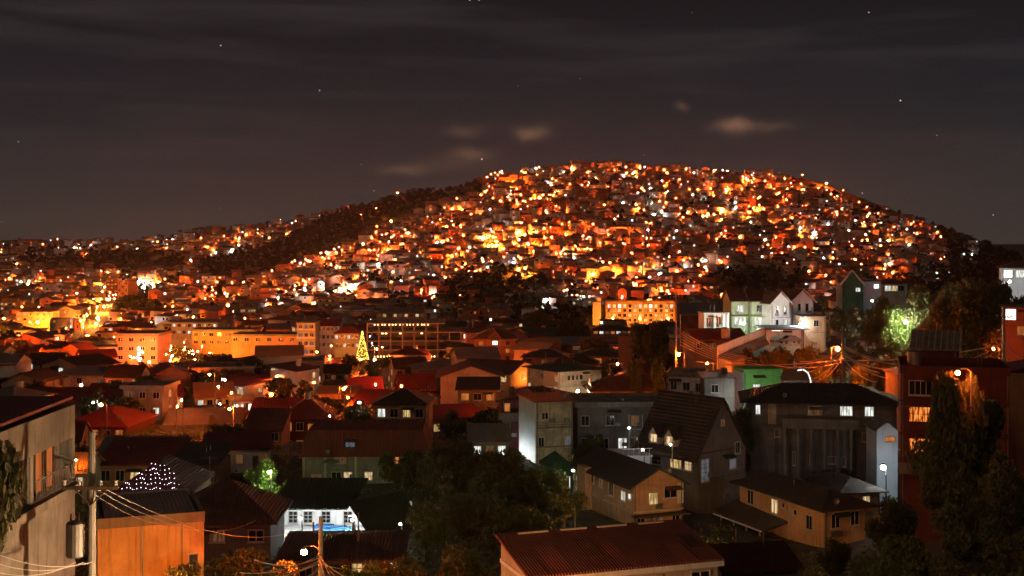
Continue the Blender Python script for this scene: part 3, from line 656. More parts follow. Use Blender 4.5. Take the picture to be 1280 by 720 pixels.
# long dark building on stilts
b = lab(place('long_stilted_building', 935, 152, 1121, -9, 503, CONCD, d=9), 'long grey two-storey building with dark hipped roof and open stilted lower floor', 'building')
b.roof('hip', RDRK, 1.9, 1.0); W_ = b.w / 2
b.win('F', -W_ + 1.2, .3, .5, 1.1, PWHT, 2); b.part('door_frame', CREAM, [(-W_ + 2.4, -W_ + 3.4, .01, .1, b.H - 2.6, b.H - .1)], 'F')
b.win('F', 2.9, .25, 1.4, 1.1, PWHT, 4); b.win('F', 5.6, .25, 1.0, 1.1, PWHT, 3); b.win('F', -.8, .3, 1.6, 1.0, PLOW, 4); b.win('F', 5.2, 3.4, .8, 1.0, PWHT, 1, 2)
b.part('balcony', CONCD, [(-W_ + 4.0, 4.2, .02, 1.9, b.H - 2.8, b.H - 2.6), (-W_ + 4.0, 4.2, 1.85, 1.95, b.H - 2.6, b.H - 1.6)], 'F')
for k in range(6): b.part('post', CONC, [(-W_ + 4.2 + k * 1.55, -W_ + 4.45 + k * 1.55, 1.6, 1.85, -2, b.H - 2.81)], 'F')
b.part('lower_front', CONCD, [(-W_ + .05, W_ - .05, .003, .06, -2, b.H - 3.1)], 'F')
b.win('F', -W_ + 3.5, 3.2, .55, .9, PWHT, 1); b.win('F', -1.3, 6.2, .18, 1.2, PWARM, 1); b.win('F', -3.3, 5.9, .2, 1.6, PWARM, 1); b.win('F', 2.6, 6.4, .4, 1.1, PWARM, 1); b.win('F', 1.2, 6.4, .9, .8, PLOW, 2)
# small blue-grey house and floodlight
b = lab(place('narrow_gabled_house', 1096, 136, 1122, -3, 538, BLUEW, d=5, gable='y', rise=.9), 'narrow pale blue gabled house above the dazzling white floodlight', 'house')
b.roof('gable', RGRY, .95, .2, .08, axis='y'); b.win('F', .3, .7, .9, .5, PORG, 2); b.part('gate', GREEN, [(.3, .8, .02, .1, .3, 2.2)], 'F')

# orange house, bottom right
b = lab(place('two_storey_house', 1030, 120, 1083, 23, 638, surf('dull apricot paint', (.50, .31, .15), .35, .5, streak=.6, tint=(.36, .20, .10)), pl=925), 'ochre two-storey house with dark hipped roof, bottom right, trees at its foot', 'house')
b.roof('hip', RDRK, 1.3, .9); L = b.d / 2; W_ = b.w / 2
b.win('L', L - 2.3, 1.0, .9, 1.3, DGLASS, 2); b.win('L', L - 4.6, .9, .5, .45, DGLASS, 1); b.win('L', L - 6.6, .6, .45, .4, DGLASS, 1); b.win('L', L - 8.1, .5, 1.1, 1.4, PWARM, 2); b.win('L', L - 12.5, .4, 1.1, 1.4, DGLASS, 2)
b.win('L', L - 2.3, 4.6, .95, 1.2, DGLASS, 2); b.win('L', L - 4.9, 4.2, .5, .5, DGLASS, 1); b.part('pilaster', CREAM, [(L - 5.7, L - 5.45, .01, .14, -1, b.H)], 'L'); b.part('pilaster', CREAM, [(L - 11.2, L - 10.95, .01, .14, 2.6, b.H)], 'L')
b.win('F', -1.2, .5, .95, 1.3, DGLASS, 2); b.win('F', 1.1, .4, .95, 1.3, DGLASS, 2)
m = MB(); f = b.fm('L')
m.face([f(-L - .6, .02, b.H - 1.9), f(L - 5.6, .02, b.H - 2.3), f(L - 6.6, 2.6, b.H - 3.2), f(-L - 1.2, 2.6, b.H - 2.9)]); m.face([f(-L - .6, .02, b.H - 2.0), f(L - 5.6, .02, b.H - 2.4), f(L - 6.6, 2.6, b.H - 3.34), f(-L - 1.2, 2.6, b.H - 3.04)])
m.face([f(L - 6.6, 2.6, b.H - 3.2), f(-L - 1.2, 2.6, b.H - 2.9), f(-L - 1.2, 2.6, b.H - 3.04), f(L - 6.6, 2.6, b.H - 3.34)]); m.obj('porch_roof', RDRK, b.o)
b.part('porch_wall', PEACH, [(-L - .6, L - 7.5, .02, 2.1, -2, b.H - 4.1)], 'L'); b.part('porch_rail', WHITE, [(-L - 1.2, L - 6.7, 2.6, 2.66, b.H - 3.36, b.H - 3.2)], 'L')
for k in range(4): b.part('post', CREAM, [(-L - .4 + k * 2.4, -L - .25 + k * 2.4, 2.1, 2.24, -1, b.H - 3.2)], 'L')
b = lab(place('rear_wing', 1052, 130, 1100, 12, 617, PEACH, d=8), 'lower wing behind the ochre house with brightly lit ground-floor doorway', 'house')
b.roof('hip', surf('mossy roofing', (.07, .06, .05), .5, .9, tint=(.14, .11, .09)), 1.1, .7); b.win('F', .6, .4, .8, 1.0, PWARM, 2); b.win('F', 1.2, 3.4, 1.3, 1.9, PSTR, 2, 2)
b.part('balcony', OCHRE, [(-.4, 2.2, .02, 1.6, b.H - 3.0, b.H - 2.8), (-.4, 2.2, 1.55, 1.62, b.H - 2.8, b.H - 2.1)], 'F'); b.part('balcony', CREAM, [(-.4, 2.4, .02, 2.0, b.H - 5.9, b.H - 5.7), (-.4, 2.4, 1.95, 2.02, b.H - 5.7, b.H - 5.0)], 'F')

# red tower
b = lab(place('red_apartment_block', 1126, 112, 1262, -16, 466, REDW, d=9), 'tall dark red block with two orange-lit windows, right, half hidden by a tree', 'apartment block')
b.roof('parapet', REDW, .5, .1); W_ = b.w / 2
for top in (3.0, 5.9): b.win('F', -W_ + 1.7, top, 1.9, 1.35, glow('lamp-lit room', (1, .26, .04), 1.3, .95, 2.0), 5, 2, frame=REDW); b.part('slab_edge', REDW, [(-W_ - .1, W_, .01, .4, b.H - top + .45, b.H - top + .6)], 'F')
b.part('balcony', CONCD, [(-W_ - .3, -W_ + 4, .02, 1.4, b.H - 8.9, b.H - 8.7), (-W_ - .3, -W_ + 4, 1.34, 1.42, b.H - 8.7, b.H - 7.9)], 'F'); b.win('F', -W_ + 1.7, .7, 1.9, 1.2, DGLASS, 4); b.win('F', -W_ + 4.2, 9.4, .5, 1.4, PLOW); b.win('F', W_ - 1.2, 6.6, .4, .5, PORG, 1); b.win('F', W_ - 1.2, 2.6, 1.0, 1.2, DGLASS, 2)
# striped gable roof
b = lab(place('ribbed_roof_house', 1141, 132, 1196, -22, 434, REDW, d=6, gable='x', rise=1.5), 'house under a pale ribbed iron roof just above the red-lit tree', 'house')
b.roof('gable', surf('pale ribbed roofing', (.20, .18, .15), .5, .9, corr='x', period=.55), 1.5, .5); m = MB()
sl = 1.5 / (b.d / 2); Yd = b.d / 2 + .5
for k in range(9):
    u = -b.w / 2 - .3 + k * (b.w + .6) / 8; m.tube([(u, -Yd, b.H - .5 * sl + .2), (u, 0, b.H + 1.7)], .05, 5)
m.obj('roof_batten', CREAM, b.o)
m = MB(); m.tube([(b.w / 2 + .4, -Yd, b.H - .5 * sl + .15), (b.w / 2 + .4, 0, b.H + 1.66), (b.w / 2 + .4, Yd, b.H - .5 * sl + .15)], .08, 5); m.obj('barge_board', CREAM, b.o)

# townhouses on the ridge
HG = 'gabled row houses on the ridge'
TH = [(914, 246, 936, 2, 376, MINT, 'leftmost pale green gabled house of the row on the ridge'), (938, 244, 962, 2, 376, MINT, 'second pale green gabled house of the ridge row, beside the white ones'),
      (964, 240, 988, 14, 378, WHITE, 'front white gabled house in the middle of the ridge row'), (990, 246, 1017, 14, 375, WHITE, 'rightmost white gabled house of the ridge row')]
for i, (a, Yd, c, th, ev, wm, lb) in enumerate(TH):
    ax = 'x' if i < 2 else 'y'
    b = lab(place('row_house', a, Yd, c, th, ev, wm, d=8, gable=ax, rise=1.9), lb, 'house', HG)
    b.roof('gable', RBRN, 1.9, .45, .16, axis=ax); W_ = b.w / 2; m = MB()
    if i < 2: m.tube([(W_ + .1, -4.5, b.H - .1), (W_ + .1, 0, b.H + 2.15), (W_ + .1, 4.4, b.H)], .16, 4)
    else: m.tube([(-W_ - .45, -4.5, b.H - .55), (0, -4.5, b.H + 2.1), (W_ + .45, -4.5, b.H - .55)], .13, 4)
    m.obj('barge_board', WHITE, b.o)
    if i < 2:
        b.win('F', 0, .9, 1.3, 1.3, PWHT if i == 0 else DGLASS, 2); b.part('garage_canopy', MINT, [(-W_, W_, .02, 1.6, b.H - 3.1, b.H - 2.95)], 'F'); b.win('F', 0, 3.3, 2.2, 1.5, PWHT, 3)
        b.part('garden_wall', CONC, [(-W_ + .1, W_, 3.2, 3.4, -2, 1.3)], 'F')
    else:
        b.win('F', -.8, .8, .55, 1.6, DGLASS, 1); b.win('F', .9, .8, .55, 1.6, DGLASS, 1); b.win('F', -.8, 3.4, .55, 1.6, DGLASS, 1); b.win('F', .9, 3.4, .7, 1.0, PWHT, 2); b.part('downpipe', CONC, [(W_ - .2, W_ - .1, .01, .1, 0, b.H)], 'F')
b = lab(place('corrugated_hall', 851, 262, 914, -7, 393, RBRN, d=16, gable='x', rise=1.8), 'hall with a broad corrugated brown roof left of the ridge row', 'hall')
b.roof('gable', RGRY, 1.9, .5)
b = lab(place('white_porch_building', 879, 243, 911, 2, 392, WHITE, d=5), 'white flat-fronted porch building just left of the green row house', 'building')
b.roof('flat', WHITE, over=.2); b.part('pier', WHITE, [(u, u + .5, .02, .5, -1, b.H) for u in (-2.5, -.6, 1.2, 2.0)], 'F'); b.win('F', -1.5, .8, .9, 1.8, DGLASS); b.win('F', .5, .6, .9, 2.0, DGLASS)
b = lab(place('red_roofed_bungalow', 868, 226, 931, 4, 424, CONCD, d=10, gable='x', rise=1.4), 'bungalow with a dull red roof below the white porch building', 'house')
b.roof('gable', surf('dull red roofing', (.30, .06, .04), .3, .4, corr='x'), 1.5, .7); b.row('F', .6, .9, 1.0, 4, [DGLASS, PLOW, DGLASS, DGLASS])
q = P(907, 423, 224); tank('water_tank', q, .8, 2.0, 'upright tan water tank in front of the dull red bungalow roof', CREAM)
b = lab(place('carport', 956, 228, 1003, 3, 411, WHITE, d=6), 'long grey carport canopy under the white row houses', 'carport')
b.wall.hide_render = False; b.roof('flat', CONCD, over=.6, th=.25)
for k in range(4): b.part('post', WHITE, [(-b.w / 2 + k * 2.2, -b.w / 2 + k * 2.2 + .2, 2.6, 2.8, -1.5, b.H)], 'F')
b.part('canopy', CONCD, [(-b.w / 2 - .5, b.w / 2 + .5, .61, 3.2, b.H - .02, b.H + .18)], 'F'); b.part('strip_light', PSTR, [(-2.5, -.5, 1.2, 1.3, b.H - .3, b.H - .2)], 'F')
b = lab(place('garden_shed', 1003, 232, 1032, 4, 396, PEACH, d=5), 'plain tan flat shed right of the carport', 'shed')
b.roof('flat', CONC, over=.3); b.win('F', .4, .7, .9, 1.1, DGLASS)
# ramp wall
def wall_run(name, pts, h, th, mat, label, cat='wall'):
    m = MB()
    for (p, q) in zip(pts[:-1], pts[1:]):
        p, q = Vector(p), Vector(q); d = (q - p); nrm = Vector((-d.y, d.x, 0)).normalized() * th / 2
        a = [p - nrm, q - nrm, q + nrm, p + nrm]; lo = [v - Vector((0, 0, 3)) for v in a]; hi = [v + Vector((0, 0, h)) for v in a]
        m.face(hi); m.face(lo[::-1])
        for i in range(4): j = (i + 1) % 4; m.face([lo[i], lo[j], hi[j], hi[i]])
    o = m.obj(name, mat); tag(o, label, cat); return o
wall_run('ramp_wall', [P(897, 440, 214), P(915, 433, 218), P(938, 424, 223), P(955, 417, 227)], 1.1, .3, WHITE, 'white sloping ramp wall climbing right below the row houses')
m = MB(); A, B_, C_, D_ = P(897, 446, 212), P(955, 419, 226), P(962, 430, 221), P(915, 453, 206); m.face([A, B_, C_, D_]); m.face([v - Vector((0, 0, 2)) for v in (A, D_, C_, B_)]); m.face([A, D_, D_ - Vector((0, 0, 2)), A - Vector((0, 0, 2))]); m.face([D_, C_, C_ - Vector((0, 0, 2)), D_ - Vector((0, 0, 2))])
tag(m.obj('ramp', KERB), kind='structure')
# parked car
def car(X, Y, z, rz, label, col):
    o = empty('parked_car', (X, Y, z), rz); tag(o, label, 'car')
    m = MB(); prof = [(-2.1, .35), (-2.15, .75), (-1.9, .92), (-1.35, .98), (-.75, 1.42), (.55, 1.45), (1.2, 1.0), (1.95, .85), (2.1, .6), (2.1, .35)]
    W_ = [.80 if z < 1.1 else .62 for x, z in prof]
    for i in range(len(prof)):
        j = (i + 1) % len(prof); m.face([(prof[i][0], -W_[i], prof[i][1]), (prof[j][0], -W_[j], prof[j][1]), (prof[j][0], W_[j], prof[j][1]), (prof[i][0], W_[i], prof[i][1])])
    for s in (-1, 1): m.face([(p[0], s * w, p[1]) for p, w in zip(prof, W_)])
    m.obj('body', col, o)
    for s in (-1, 1):
        m = MB(); m.face([(-1.15, s * .775, 1.02), (-.72, s * .64, 1.38), (.5, s * .64, 1.4), (1.0, s * .775, 1.02)]); m.obj('side_window', DGLASS, o)
        for x in (-1.3, 1.3):
            m = MB(); m.tube([(x, s * .70, .32), (x, s * .84, .32)], .32, 14); w = m.obj('wheel', surf('tyre rubber', (.02, .02, .02), .2, 2), o); m = MB(); m.tube([(x, s * .84, .32), (x, s * .86, .32)], .18, 10); m.obj('rim', METAL, w)
        m = MB(); m.box(2.06, 2.13, s * .6 - .12, s * .6 + .12, .6, .74); m.obj('headlight', WHITE, o)
    m = MB(); m.face([(1.2, -.7, 1.02), (.62, -.58, 1.42), (.62, .58, 1.42), (1.2, .7, 1.02)]); m.obj('windscreen', DGLASS, o)
q = P(988, 428, 222); car(q.x, q.y, max(tz1(q.x, q.y), q.z - .2), R(200), 'silver car parked under the long carport canopy', surf('silver car paint', (.45, .46, .48), .05, 1, rough=.25, metal=.6))
# green cladded house
b = lab(place('green_clad_house', 1053, 272, 1078, -14, 354, DGREEN, d=9, gable='y', rise=2.6), 'dark green clad house with white gable edge above the trees', 'house')
b.roof('gable', RGRY, 2.6, .6, .2, axis='y'); b.win('F', 1.2, 1.0, .9, .8, PWHT, 2); m = MB(); m.tube([(-b.w / 2 - .6, -5.0, b.H - .6), (0, -5.0, b.H + 2.8), (b.w / 2 + .6, -5.0, b.H - .6)], .2, 4); m.obj('barge_board', WHITE, b.o); b.part('side_bay', WHITE, [(-b.w / 2 - 1.2, -b.w / 2, -1, 3, 0, b.H - .2)])
b = lab(place('grey_clad_annexe', 1079, 274, 1101, 6, 352, BLUEW, d=8), 'grey flat-roofed annexe with one lit window beside the dark green house', 'house')
b.roof('monoL', RGRY, .6, .3); b.win('F', 1.0, .6, 1.1, .9, PSTR, 1)
b = lab(place('lit_bungalow', 1102, 285, 1134, 3, 355, CREAM, d=7), 'low cream bungalow with a bright row of windows behind the tree tops', 'house')
b.roof('hip', RBRN, 1.0, .5); b.row('F', .4, 1.5, 1.2, 3, [PWHT, PWARM, DGLASS])
b = lab(place('white_arched_house', 1250, 330, 1300, -20, 335, WHITE, d=10), 'floodlit white house with brown hipped roof high at the right edge', 'house')
b.roof('hip', RBRN, 1.8, .7); b.row('F', .6, 2.0, 1.9, 3, [PSTR, PWHT, PSTR])
b = lab(place('orange_lit_house', 1254, 200, 1300, -20, 384, BRICK, d=8), 'house with two large white-lit upper windows at the right edge', 'house')
b.roof('flat', CONCD, over=.5); b.win('F', -1.6, .3, 1.5, 1.7, PSTR, 2); b.win('F', 1.4, .3, 1.5, 1.7, PSTR, 2); b.part('balcony', BRICK, [(-3, 3, .02, 1.2, b.H - 2.8, b.H - 2.6), (-3, 3, 1.15, 1.22, b.H - 2.6, b.H - 2.0)], 'F'); b.win('F', 0, 3.0, 1.2, 1.4, PORG, 2)
b = lab(place('orange_lit_shed', 1257, 128, 1300, -10, 466, BRICK, d=6), 'low orange-walled shed at the right edge below the road', 'shed')
b.roof('monoR', RRED_X, .8, .3); b.win('F', .6, .7, .9, .8, PLOW)

# hotel and big blocks
PFR = glow('hotel window light', (1, .62, .22), 1.5, .5)
b = lab(place('hotel', 757, 700, 844, -3, 378, OCHRE, d=14), 'long five-storey orange-lit hotel with grid of lit windows, centre', 'hotel')
b.roof('parapet', OCHRE, .6, .1)
for r in range(5): b.row('F', 1.1 + r * 2.7, 1.5, 1.5 if r else 1.9, 13, [PWHT, PFR, PSTR, PFR, DGLASS, PYEL] if r == 0 else [PFR, DGLASS, PYEL, PFR, DGLASS, DGLASS, PFR][r % 3:], u0=-b.w / 2 + 2, u1=b.w / 2 - 2, fr=.18)
b = lab(place('stair_tower', 741, 698, 751, -3, 378, surf('pale tower paint', (.75, .66, .42), .1, .4), d=13), 'pale windowless stair tower at the left end of the long hotel', 'tower')
b.roof('flat', CREAM, over=.2)
b = lab(place('hotel_link', 751.5, 706, 757, -3, 373, CONCD, d=10), 'dark narrow link between stair tower and long hotel', 'building')
b.roof('flat', CONCD, over=.1); b.row('F', 2, 1, 1.2, 1, [PDIM])
b = lab(place('low_commercial_building', 740, 590, 792, -2, 412, BRICK, d=12), 'low red-lit commercial building in front of the hotel stair tower', 'building')
b.roof('hip', RBRN, 1.8, .6); b.row('F', .8, 1.8, 1.2, 7, [PORG, PWHT, PLOW])
b = lab(place('orange_wall_building', 773, 300, 790, -5, 420, BRICK, d=8), 'plain red-orange wall left of the round dark tree', 'building')
b.roof('flat', CONCD, over=.1)
# parking deck frame
b = lab(place('open_frame_building', 458, 430, 556, 2, 404, surf('raw concrete frame', (.28, .23, .19), .3, .3), d=22, wallname='core'), 'unfinished open concrete frame building of five decks with rows of lamps', 'building')
wd = b.w; b.wall.data = (lambda m: (m.box(-wd / 2 + 3, wd / 2 - 3, 3, 10.6, -3, b.H - .4), m.mesh('core', CONCD))[1])(MB())
for k in range(5):
    z = b.H - .35 - k * (b.H - .3) / 4.2; b.part('deck', MATS['raw concrete frame'], [(-wd / 2, wd / 2 + 10 * (k > 0), -11, 11, z, z + .35)])
for k in range(10):
    x = -wd / 2 + .05 + k * (wd + 9.5) / 9; b.part('column', MATS['raw concrete frame'], [(x, x + .45, -10.99, -10.5, -3, b.H - .4 - (0 if k < 7 else 3))])
    if k % 3 == 0: b.part('column', MATS['raw concrete frame'], [(x, x + .5, 10.2, 10.7, -3, b.H - .4)])
def deck_lamp(x, y, z, w): m = MB(); m.box(x, x + w, y, y + .2, z, z + .45); m.obj('deck_lamp', glow('deck lamps', (1, .55, .2), 7), b.o)
for k in range(16): deck_lamp(-wd / 2 + 2.5 + k * 1.25 + random.uniform(-.3, .3), -7.5, b.H - 1.0, .4)
for k in range(20): deck_lamp(-wd / 2 + 2.5 + k * 1.1, -9.5, 1.1, .4)
for k in (2, 3, 7, 13): deck_lamp(-wd / 2 + 2.5 + k * 1.25, -8, b.H - 4.0, .7)
m = MB()
for k in range(22): x = -wd / 2 + 1 + k * (wd + 7) / 21; m.tube([(x, -10 + (k % 3) * 4, b.H), (x, -10 + (k % 3) * 4, b.H + 1.6 + (k % 4) * .3)], .06, 4)
m.obj('rebar', METAL, b.o)
# apartment block with the gabled red roof
b = lab(place('gabled_apartment_block', 592, 395, 644, 2, 424, BRICK, d=12), 'five-storey red-lit apartment block with central gable and glowing stair windows', 'apartment block')
b.roof('hip', RBRN, 3.2, .8); W_ = b.w / 2; m = MB(); f = b.fm('F')
m.face([f(-2.6, .9, b.H), f(2.6, .9, b.H), f(0, .9, b.H + 3.2)]); m.face([f(-3, 1.2, b.H - .2), f(0, 1.2, b.H + 3.5), f(0, -5, b.H + 3.5), f(-3, -3, b.H - .2)]); m.face([f(3, 1.2, b.H - .2), f(0, 1.2, b.H + 3.5), f(0, -5, b.H + 3.5), f(3, -3, b.H - .2)]); m.obj('gable', RBRN, b.o)
for r in range(4):
    b.win('F', .2, .6 + r * 2.4, 1.6, 1.2, [PSTR, PWHT, PSTR, PWHT][r], 2, sill=False); b.win('F', -W_ + 2.4, .7 + r * 2.4, 1.1, 1.2, [PORG, DGLASS, PWARM, DGLASS][r], 2); b.win('F', W_ - 2.4, .7 + r * 2.4, 1.1, 1.2, [DGLASS, PORG, DGLASS, PWARM][r], 2)
    b.part('balcony', BRICK, [(-W_ + 3.4, W_ - 3.4, .02, 1.1, b.H - 2.5 - r * 2.4, b.H - 2.35 - r * 2.4), (-W_ + 1.2, -W_ + 3.3, .02, 1.0, b.H - 2.5 - r * 2.4, b.H - 2.35 - r * 2.4), (W_ - 3.3, W_ - 1.2, .02, 1.0, b.H - 2.5 - r * 2.4, b.H - 2.35 - r * 2.4)], 'F')
# blocks in the left valley: (L, Y, R, th, eave, wall, d, roof, rise, storeys, cols, panes, name, label, cat)
SODW = [PORG, DGLASS, PLOW, DGLASS]; BR = [PYEL, PWARM, DGLASS, PYEL]
LST = [
 (214, 520, 272, -4, 403, CREAM, 12, 'hip', RGRY, 1.2, 2, 9, [PWHT, DGLASS, PYEL, DGLASS], 'school_building', 'long cream two-storey school with rows of lit windows, left of centre', 'school'),
 (240, 470, 318, -2, 414, OCHRE, 12, 'parapet', CONC, .5, 2, 8, SODW, 'commercial_building', 'long ochre flat-roofed building in front of the cream school', 'building'),
 (289, 440, 370, -3, 420, OCHRE, 12, 'parapet', CONC, .5, 1, 6, [DGLASS, DGLASS, DGLASS, PLOW], 'warehouse', 'plain orange-lit warehouse wall right of the long ochre building', 'warehouse'),
 (371, 430, 394, 0, 404, MINT, 10, 'flat', CREAM, 0, 4, 3, [DGLASS, PDIM, DGLASS], 'striped_tower', 'pale four-storey tower with horizontal bands left of the red-roofed school', 'tower'),
 (396, 455, 424, 0, 407, CREAM, 9, 'gable', RRED_X, 2.2, 3, 5, [DGLASS, PLOW, DGLASS], 'school_wing', 'cream school wing under red roof, right of the banded tower', 'school'),
 (418, 432, 449, 0, 417, MINT, 8, 'hip', RRED_X, 2.4, 2, 6, [PWHT, DGLASS, DGLASS], 'school_wing', 'pale school wing under red hipped roof behind the glowing tree', 'school'),
 (394, 830, 423, -2, 374, OCHRE, 14, 'parapet', CONC, .5, 3, 7, SODW, 'apartment_block', 'orange-lit flat apartment block beside the round white light', 'apartment block'),
 (424, 820, 438, -2, 371, surf('bright yellow paint', (.75, .55, .20), .1, .5), 14, 'parapet', CREAM, .5, 1, 1, [DGLASS], 'stair_tower', 'bright yellow windowless tower under the round white light', 'tower'),
 (470, 560, 532, 2, 391, PEACH, 12, 'hip', RGRY, 1.8, 1, 9, [PLOW, PYEL, DGLASS, PWARM], 'hall', 'long low hall with bright windows behind the open frame building', 'hall'),
 (145, 405, 197, -2, 420, surf('grey pink render', (.40, .26, .18), .2, .3), 14, 'parapet', CONC, .7, 3, 4, [DGLASS, PLOW, DGLASS], 'office_block', 'square grey-pink block with vertical white lights on its face', 'building'),
 (147, 1000, 160, -12, 352, BRICK, 16, 'parapet', BRICK, .5, 4, 3, [DGLASS, PORG], 'apartment_block', 'tall orange block with bright right face above the dark mound', 'apartment block'),
 (133, 1012, 147, 12, 349, REDW, 8, 'parapet', BRICK, .5, 4, 3, [DGLASS, PORG], 'apartment_block', 'dark red slab joined to the left side of the tall orange block', 'apartment block'),
 (173, 1120, 193, 0, 343, CREAM, 10, 'flat', CONC, 0, 3, 6, BR, 'apartment_block', 'yellow-lit block high on the left slope', 'apartment block'),
 (252, 1120, 270, 0, 345, OCHRE, 10, 'flat', CONC, 0, 3, 5, BR, 'apartment_block', 'yellow-lit block below the wooded ridge', 'apartment block'),
 (0, 830, 20, 0, 378, PEACH, 8, 'gable', RORG, 2.4, 2, 4, BR, 'chapel', 'peach gabled house at the left edge of the valley', 'house'),
 (20, 690, 66, 0, 390, OCHRE, 10, 'hip', RORG, 1.6, 2, 6, BR, 'guest_house', 'long orange-lit house right of the peach gable at left', 'house'),
 (300, 800, 320, 0, 386, CREAM, 10, 'flat', CONC, 0, 2, 6, BR, 'apartment_block', 'cream block with a row of lit windows above the long ochre building', 'apartment block'),
 (244, 262, 292, 16, 497, CREAM, 12, 'gable', RORG, 2.4, 1, 4, [PWHT, DGLASS], 'orange_roofed_hall', 'hall with a broad glowing orange roof, left middle', 'hall'),
 (290, 245, 318, 16, 502, WHITE, 9, 'flat', CONC, 0, 1, 3, [PSTR, PWHT], 'white_lit_shop', 'low shop with white-lit front right of the glowing orange roof', 'shop'),
 (205, 226, 300, 4, 534, CONC, 12, 'gable', RGRY, 2.6, 1, 4, [DGLASS], 'long_grey_hall', 'long hall with grey corrugated roof below the glowing orange roof', 'hall'),
 (78, 214, 158, -4, 533, REDW, 14, 'hip', surf('deep red roofing', (.26, .028, .018), .3, .4, corr='x'), 2.6, 1, 5, [PORG, DGLASS], 'red_roofed_hall', 'hall with a wide deep red roof above the left transformer pole', 'hall'),
 (122, 172, 226, 3, 573, CONCD, 9, 'gable', RGRY, 2.2, 1, 6, [DGLASS, PLOW], 'grey_roofed_house', 'long house with grey iron roof right of the transformer pole top', 'house'),
 (122, 145, 214, 1, 582, BRICK, 8, 'mono', RRED_X, 1.8, 1, 5, [DGLASS, DGLASS, PYEL, DGLASS], 'maroon_roofed_house', 'long orange house with maroon roof and one wide lit window', 'house'),
 (216, 143, 270, 1, 583, CONCD, 8, 'mono', RDRK, 1.3, 1, 4, [PDIM, DGLASS], 'glazed_house', 'dark glass-fronted house right of the long maroon roof', 'house'),
 (79, 140, 108, 0, 590, CREAM, 6, 'gable', RORG, 1.6, 1, 2, [PSTR, PWARM], 'lit_cottage', 'small cottage with glaring yellow windows behind the transformer pole', 'house'),
 (306, 196, 352, -6, 536, BRICK, 9, 'gable', RBRN, 2.6, 2, 3, [DGLASS, PLOW, DGLASS], 'brown_gabled_house', 'brown two-storey gabled house left of the red-roofed pair', 'house'),
 (352, 200, 412, 3, 524, REDW, 9, 'hip', RRED_X, 3.0, 2, 4, [PORG, DGLASS, PORG], 'red_hipped_house', 'house with tall dark red hipped roof and red-lit windows', 'house'),
 (398, 272, 448, 3, 493, OCHRE, 9, 'mono', RORG, .7, 1, 2, [DGLASS], 'orange_walled_building', 'plain building with bright orange wall above the dark hedge', 'building'),
 (436, 300, 478, 10, 488, CREAM, 9, 'gable', RBRT, 2.6, 1, 3, [PYEL, PORG], 'bright_red_roofed_house', 'house with bright red gable roof in the middle left', 'house'),
 (468, 186, 533, -3, 506, PEACH, 8, 'hip', RDRK, 2.0, 2, 4, [PWHT, DGLASS, PYEL, DGLASS], 'stepped_roof_house', 'dark-roofed tan house with two bright square windows', 'house'),
 (404, 330, 438, 4, 466, CONC, 9, 'gable', RDRK, 1.8, 2, 4, [DGLASS, PLOW], 'grey_gabled_house', 'grey house with dark curved roof above the bright red roof', 'house'),
 (500, 268, 545, 12, 488, REDW, 9, 'gable', RRED_X, 3.0, 1, 3, [DGLASS, PORG], 'maroon_gabled_house', 'house with tall maroon gable left of the floodlit cream house', 'house'),
 (572, 232, 622, 0, 488, CONCD, 9, 'mono', RDRK, 1.4, 1, 3, [PORG, DGLASS], 'dark_flat_house', 'dark low house with an orange wall panel left of the cream house', 'house'),
 (588, 160, 636, 4, 552, CONC, 8, 'gable', RGRY, 1.6, 1, 3, [PWHT, PLOW], 'grey_cottage', 'grey cottage left of the white-lit concrete face', 'house'),
 (690, 142, 716, 8, 590, DGREEN, 6, 'hip', surf('green roofing', (.05, .14, .07), .2, .4, corr='x'), 1.5, 1, 2, [PWHT], 'green_roofed_cottage', 'small cottage with dark green roof left of the peach two-storey house', 'house'),
 (1125, 180, 1180, 0, 470, CONCD, 7, 'hip', RDRK, 1.2, 1, 3, [PLOW, DGLASS], 'roadside_house', 'dark roadside house behind the ribbed roof', 'house'),
 (1200, 420, 1250, 0, 395, CONCD, 9, 'hip', RDRK, 1.5, 1, 4, [DGLASS, PLOW], 'hillside_bungalow', 'dark bungalow under the trees at right', 'house'),
]
for (a, Yd, c, th, ev, wm, d, rt, rm, ri, st_, nc, pn, nm, lb, ct) in LST:
    b = lab(place(nm, a, Yd, c, th, ev, wm, d=d, gable='x' if rt == 'gable' else None, rise=ri if rt == 'gable' else 0), lb, ct)
    b.roof(rt, rm, ri, .5 if Yd < 600 else .3)
    fh = 2.9
    for r in range(st_):
        ww = min(1.5, b.w / nc * .55)
        b.row('F', .6 + r * fh, ww, 1.2, nc, pn[r % len(pn):] + pn[:r % len(pn)], u0=-b.w / 2 + ww, u1=b.w / 2 - ww, sill=Yd < 300, fr=.07 if Yd < 300 else .12)
    if Yd < 300: b.door('F', b.w * .13, 0)
    if nm == 'striped_tower': b.part('band', WHITE, [(-b.w / 2 - .1, b.w / 2 + .1, .01, .4, b.H - 2.4 - k * 2.9, b.H - 1.9 - k * 2.9) for k in range(4)], 'F')
    if nm == 'office_block': b.part('sign_light', glow('sign light', (.75, .85, 1), 9), [(.4, 1.1, .05, .25, b.H - z - 1.1, b.H - z) for z in (3.6, 5.4, 7.3)], 'F')
